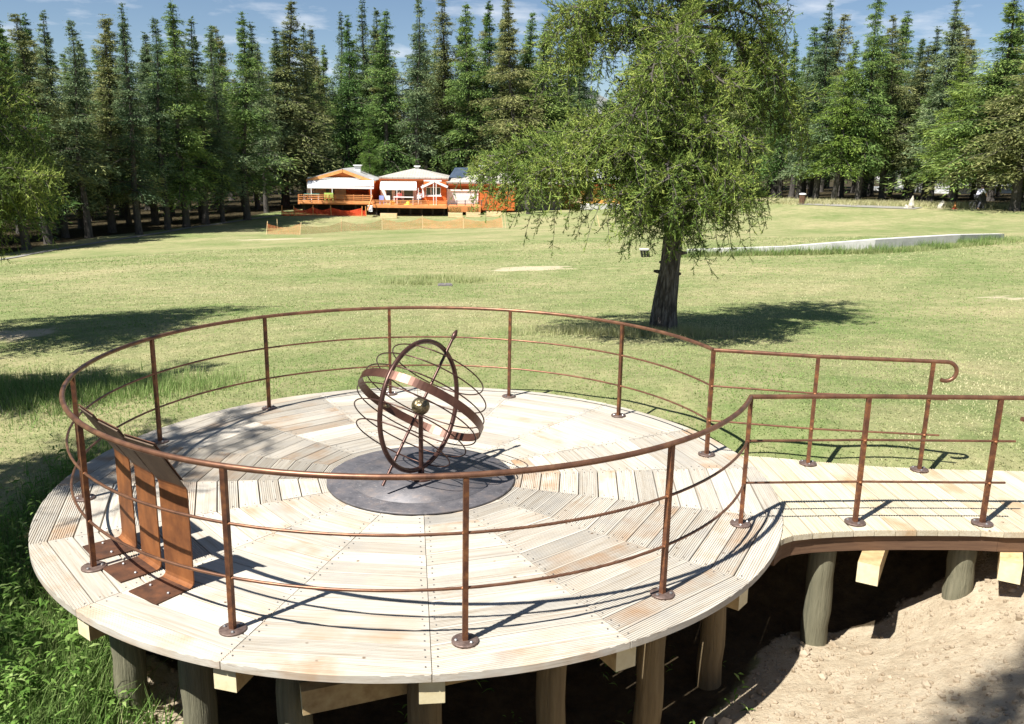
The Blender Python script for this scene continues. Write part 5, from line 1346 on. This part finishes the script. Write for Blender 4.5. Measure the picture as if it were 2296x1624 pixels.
# cyclist
p = hit(2192, 473, 40, 120); sc = 1.0
bk = empty('bicycle', (p[0], p[1], p[2]), .35); tag(bk, 'dark bicycle ridden below the larches near the standing stones', 'bicycle')
for xw in (-.52, .52):
    wl = MB(); wl.tube([(xw + .33 * math.cos(a_), 0, .34 + .33 * math.sin(a_)) for a_ in np.linspace(0, 2 * math.pi, 25)[:-1]], .022, 6, closed=True); wo_ = wl.build('wheel', M['black'], bk)
    sp = MB()
    for k in range(8): a_ = math.pi * k / 8; sp.tube([(xw - .32 * math.cos(a_), 0, .34 - .32 * math.sin(a_)), (xw + .32 * math.cos(a_), 0, .34 + .32 * math.sin(a_))], .003, 4, 0, False)
    o = sp.build('spokes', M['bolt'], wo_); o['kind'] = 'stuff'
fr_ = MB()
for a_, c_ in (((-.52, 0, .34), (-.1, 0, .32)), ((-.52, 0, .34), (-.2, 0, .78)), ((-.1, 0, .32), (-.22, 0, .86)), ((-.2, 0, .78), (.36, 0, .80)), ((-.1, 0, .32), (.36, 0, .74)), ((.52, 0, .34), (.34, 0, .92))): fr_.tube([a_, c_], .018, 6)
fr_.build('frame', M['black'], bk)
b = MB(); b.tube([(.36, -.26, .97), (.34, 0, .94), (.36, .26, .97)], .014, 6); b.build('handlebar', M['black'], bk)
b = MB(); b.box((-.34, -.07, .87), (-.1, .07, .92)); b.build('saddle', M['black'], bk)
J = dict(pelvis=(-.2, 0, 1.0), waist=(-.1, 0, 1.16), chest=(.06, 0, 1.36), neck=(.14, 0, 1.48), chin=(.18, 0, 1.54), head=(.19, 0, 1.61), crown=(.18, 0, 1.7))
for s, q in (('l', -1), ('r', 1)):
    J['sh' + s] = (.08, q * .19, 1.40); J['el' + s] = (.24, q * .27, 1.18); J['wr' + s] = (.33, q * .25, 1.03); J['ha' + s] = (.37, q * .25, 1.0)
    J['hip' + s] = (-.18, q * .1, .98); J['kn' + s] = (.14 + .08 * q, q * .1, .70 + .08 * q); J['an' + s] = (-.08 + .1 * q, q * .12, .28 + .1 * q); J['to' + s] = (.06 + .1 * q, q * .12, .24 + .1 * q)
person(p, .35, 'person in a white and violet shirt riding the dark bicycle', J, M['c_white'], M['c_dark'], M['hair'])
# crooked little trunk before the stone wall
p = on_y(1186, 470, YT - .3); z = gz1(p[0], p[1]); t = empty('young_pine', (p[0], p[1], z)); tag(t, 'crooked bare young trunk growing before the dark stone wall', 'tree')
zt = on_y(1180, 372, YT - .3)[2] - z
b = MB(); b.tube([(0, 0, -.2), (-.2, 0, .9), (-.32, 0, 1.8), (-.28, 0, zt * .75), (-.3, 0, zt)], [.24, .21, .18, .16, .1], 10); b.build('trunk', M['bark_far'], t)
o = obj('crown', FT[6][1], t, (-.3, 0, zt - 1.4)); o.scale = (.55, .55, .16); o['kind'] = 'stuff'

# ------------------------------------------------------------------ grass, weeds, clods
def m_blade(name, stops):
    g = G(name); c = g.ramp(g.attr('tone'), stops); g.fin(c, .8, 0, None, .15)
    tr = g.n('ShaderNodeBsdfTranslucent'); g.l(c, tr.inputs['Color']); mx = g.n('ShaderNodeMixShader'); mx.inputs[0].default_value = .35
    g.l(g.p.outputs[0], mx.inputs[1]); g.l(tr.outputs[0], mx.inputs[2]); g.l(mx.outputs[0], g.out.inputs[0]); return g.m
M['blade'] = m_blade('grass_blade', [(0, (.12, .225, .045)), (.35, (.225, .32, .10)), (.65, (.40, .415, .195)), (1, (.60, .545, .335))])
M['weed'] = m_blade('weed_leaf', [(0, (.045, .10, .018)), (.4, (.12, .23, .04)), (.75, (.22, .36, .08)), (1, (.38, .48, .18))])
def grass_mesh(x, y, h, wd, tone, r, lean=.5, per=3):
    n = len(x); wd = np.repeat(np.broadcast_to(wd, (n,)), per); x = np.repeat(x, per) + r.normal(0, .025, n * per); y = np.repeat(y, per) + r.normal(0, .025, n * per); h = np.repeat(h, per) * r.uniform(.5, 1.25, n * per); tone = np.clip(np.repeat(tone, per) + r.normal(0, .10, n * per), 0, 1)
    z = gz(x, y) - .006; a = r.uniform(0, 2 * np.pi, n * per); l_ = np.abs(r.normal(0, lean, n * per)) * h; w_ = wd * r.uniform(.7, 1.3, n * per) * .5
    s = np.stack([-np.sin(a), np.cos(a), 0 * a], 1) * w_[:, None]; B = np.stack([x, y, z], 1); tip = B + np.stack([np.cos(a) * l_, np.sin(a) * l_, h], 1)
    return np.stack([B - s, B + s, tip], 1), tone
def vis(x, y, margin=.06):
    d = np.stack([x - CAM[0], y - CAM[1], gz(x, y) - CAM[2]], 1); zf_ = d @ FW; u_ = (d @ RT) / zf_; v_ = (d @ UP) / zf_
    return (zf_ > 0) & (np.abs(u_) < 1148 / FPX + margin) & (np.abs(v_) < 812 / FPX + margin)
def on_deck(x, y): return (np.hypot(x, y) < RD + .02) | ((x > 2.3) & (x < 6.3) & (y < np.interp(x, far_e[:, 0], far_e[:, 1]) + .02) & (y > np.interp(x, near_e[:, 0], near_e[:, 1])))
def pnoise(x, y, s, seed):
    return .5 + .25 * (np.sin(x * s + seed) * np.cos(y * s * 1.13 + seed * 2) + np.sin(x * s * 2.3 - y * s * 1.7 + seed * 3) * .8)
r = np.random.default_rng(21)
VV = []; TT = []
# short mown grass, thinning out with distance
n = 150000; rr = np.exp(r.uniform(math.log(5.4), math.log(48), n)); th = r.uniform(-.62, .70, n); x = CAM[0] + rr * np.sin(th); y = CAM[1] + rr * np.cos(th)
k = vis(x, y) & ~on_deck(x, y) & (mask_dirt(x, y) + r.normal(0, .15, n) < .4) & (mask_gully_shade(x, y) + r.normal(0, .12, n) < .55) & (mask_dry(x, y) + r.normal(0, .2, n) < .55) & ((y > -1.0) | (x < -2))
x, y, rr = x[k], y[k], rr[k]
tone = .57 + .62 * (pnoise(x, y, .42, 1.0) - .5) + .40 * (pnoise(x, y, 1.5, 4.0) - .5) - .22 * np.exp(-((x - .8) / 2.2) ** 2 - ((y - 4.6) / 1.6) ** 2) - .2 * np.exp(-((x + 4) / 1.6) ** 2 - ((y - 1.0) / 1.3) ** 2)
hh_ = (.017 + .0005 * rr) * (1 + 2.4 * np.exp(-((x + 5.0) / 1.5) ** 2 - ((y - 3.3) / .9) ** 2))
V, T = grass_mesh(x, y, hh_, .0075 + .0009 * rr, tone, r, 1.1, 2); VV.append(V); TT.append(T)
# taller rough grass: round the big trunk, along the wall, at the deck's back edge
def patch(cx, cy, sx, sy, n, h, tone, per=3, wd=.008):
    x = cx + r.normal(0, sx, n); y = cy + r.normal(0, sy, n); k = ~on_deck(x, y); x, y = x[k], y[k]
    V, T = grass_mesh(x, y, np.full(len(x), h), wd, np.full(len(x), tone), r, .55, per); VV.append(V); TT.append(T)
patch(TB[0] - .7, TB[1] - .25, .75, .22, 1500, .16, .72); patch(TB[0], TB[1], .35, .3, 500, .14, .6)
patch(-5.0, 3.4, 1.1, .5, 2600, .17, .25); patch(-3.4, 3.5, .5, .3, 500, .18, .4); patch(-3.15, .6, .22, .35, 300, .24, .2)
xg = r.normal(-2.5, .36, 5200); yg = r.normal(-2.1, .5, 5200); kg = np.hypot(xg, yg) > 2.5; xg, yg = xg[kg], yg[kg]; V, T = grass_mesh(xg, yg, r.uniform(.10, .30, len(xg)), .011, r.uniform(.0, .45, len(xg)), r, .7, 3); VV.append(V); TT.append(T); patch(-3.2, -1.2, .3, .8, 900, .22, .12, 3, .010)
for i in range(40):
    t = i / 39; k = min(3, int(t * 4)); p = wp[k] + (wp[k + 1] - wp[k]) * (t * 4 - k); patch(p[0] + r.normal(0, .2), p[1] - .35, .45, .15, 160, .17 if i % 5 else .34, .55 if i % 5 else .3, 3, .018)
for px, py in ((930, 637), (1045, 632), (985, 625)): p = hit(px, py, 10, 50); patch(p[0], p[1], .45, .3, 260, .16, .6, 3, .014)
for i in range(24): p = hit(1700 + 26 * i, 452 + .6 * i, 40, 120); patch(p[0], p[1] - .5, 1.0, .4, 140, .35, .85, 3, .04)
V = np.concatenate(VV); T = np.concatenate(TT)
o = obj('grass', tri_mesh('grass', V, 3, M['blade'], attrs={'tone': T})); tag(o, 'short mown grass and dry tufts over the meadow', 'grass', kind='stuff')

# lush broad-leaved weeds below the deck's left rim
PX = []; DX = []; LX = []; WX = []; TX = []
def weed(x, y, h, n, ll):
    z = gz1(x, y)
    for i in range(n):
        t = (i + .5) / n; a_ = i * 2.4 + r.normal(0, .4); dv = np.array([math.cos(a_), math.sin(a_), r.uniform(.05, .8)])
        PX.append((x + r.normal(0, .02), y + r.normal(0, .02), z + h * t)); DX.append(dv / np.linalg.norm(dv)); LX.append(ll * r.uniform(.6, 1.2) * (1.15 - .6 * t)); WX.append(ll * r.uniform(.10, .20)); TX.append(r.uniform(.15, .95))
for i in range(330):
    x, y = r.normal(-2.5, .36), r.normal(-2.1, .5)
    if np.hypot(x, y) < 2.45 or (x > -2.05 and y > -2.6 and r.random() < .8): continue
    weed(x, y, r.uniform(.06, .40), r.integers(6, 16), r.uniform(.06, .20))
for i in range(120):
    a_ = R_(r.uniform(165, 222)); q = r.uniform(3.02, 3.6); weed(q * math.cos(a_), q * math.sin(a_), r.uniform(.12, .48), r.integers(7, 14), r.uniform(.09, .16))
for i in range(45): weed(r.uniform(-1.6, 2.4), r.uniform(-2.6, -.6), r.uniform(.08, .34), r.integers(6, 10), r.uniform(.06, .12))
P = np.array(PX); D = np.array(DX); L = np.array(LX)[:, None]; W2_ = np.array(WX)[:, None]
s = norm(np.cross(D, np.array([0, 0, 1.0])[None] + r.normal(0, .25, D.shape))); dn = np.array([0, 0, -1.0])[None]
m1 = P + D * L * .45 + s * W2_ * .5; m2 = P + D * L * .45 - s * W2_ * .5; e1 = P + D * L * .8 + s * W2_ * .28 + dn * L * .16; e2 = P + D * L * .8 - s * W2_ * .28 + dn * L * .16; tp_ = P + D * L + dn * L * .34
V = np.concatenate([np.stack([P, m2, m1, m1], 1)[:, :3], np.stack([m1, m2, e2], 1), np.stack([m1, e2, e1], 1), np.stack([e1, e2, tp_], 1)]); T = np.tile(np.array(TX), 4)
o = obj('weeds', tri_mesh('weeds', V, 3, M['weed'], attrs={'tone': T})); tag(o, 'lush green leafy weeds growing below the rim of the deck', 'weeds', kind='stuff')

# crumbs and clods of dug earth
M['clod'] = m_noise('earth_clod', [(.3, (.22, .165, .105)), (.7, (.42, .345, .25))], 9, .95, bump=.4)
ico = bmesh.new(); bmesh.ops.create_icosphere(ico, subdivisions=1, radius=1); iv = np.array([v_.co[:] for v_ in ico.verts]); if_ = np.array([[v_.index for v_ in f.verts] for f in ico.faces]); ico.free()
n = 6500; x = r.uniform(1.2, 5.6, n); y = r.uniform(-4.6, -.7, n); k = (mask_dirt(x, y) > .5) & ~(on_deck(x, y) & (np.hypot(x, y) < 2.6)); x, y = x[k], y[k]
sz = .006 + .018 * r.random(len(x)) ** 3; edge = r.random(len(x)) < .03; sz[edge] *= 2.2
xe = r.normal(-1.9, .25, 260); ye = r.normal(-1.95, .25, 260); x = np.append(x, xe); y = np.append(y, ye); sz = np.append(sz, .006 + .03 * r.random(260) ** 4)
C0 = np.stack([x, y, gz(x, y) + sz * .15], 1); A = iv[None] * (sz[:, None, None] * r.uniform(.6, 1.3, (len(x), 1, 3))) * r.uniform(.8, 1.2, (len(x), 12, 1)) + C0[:, None]
V = A[:, if_].reshape(-1, 3, 3); o = obj('earth_clods', tri_mesh('earth_clods', V, 3, M['clod'])); tag(o, 'small crumbs and clods of dry earth on the dug bank', 'clods', kind='stuff')
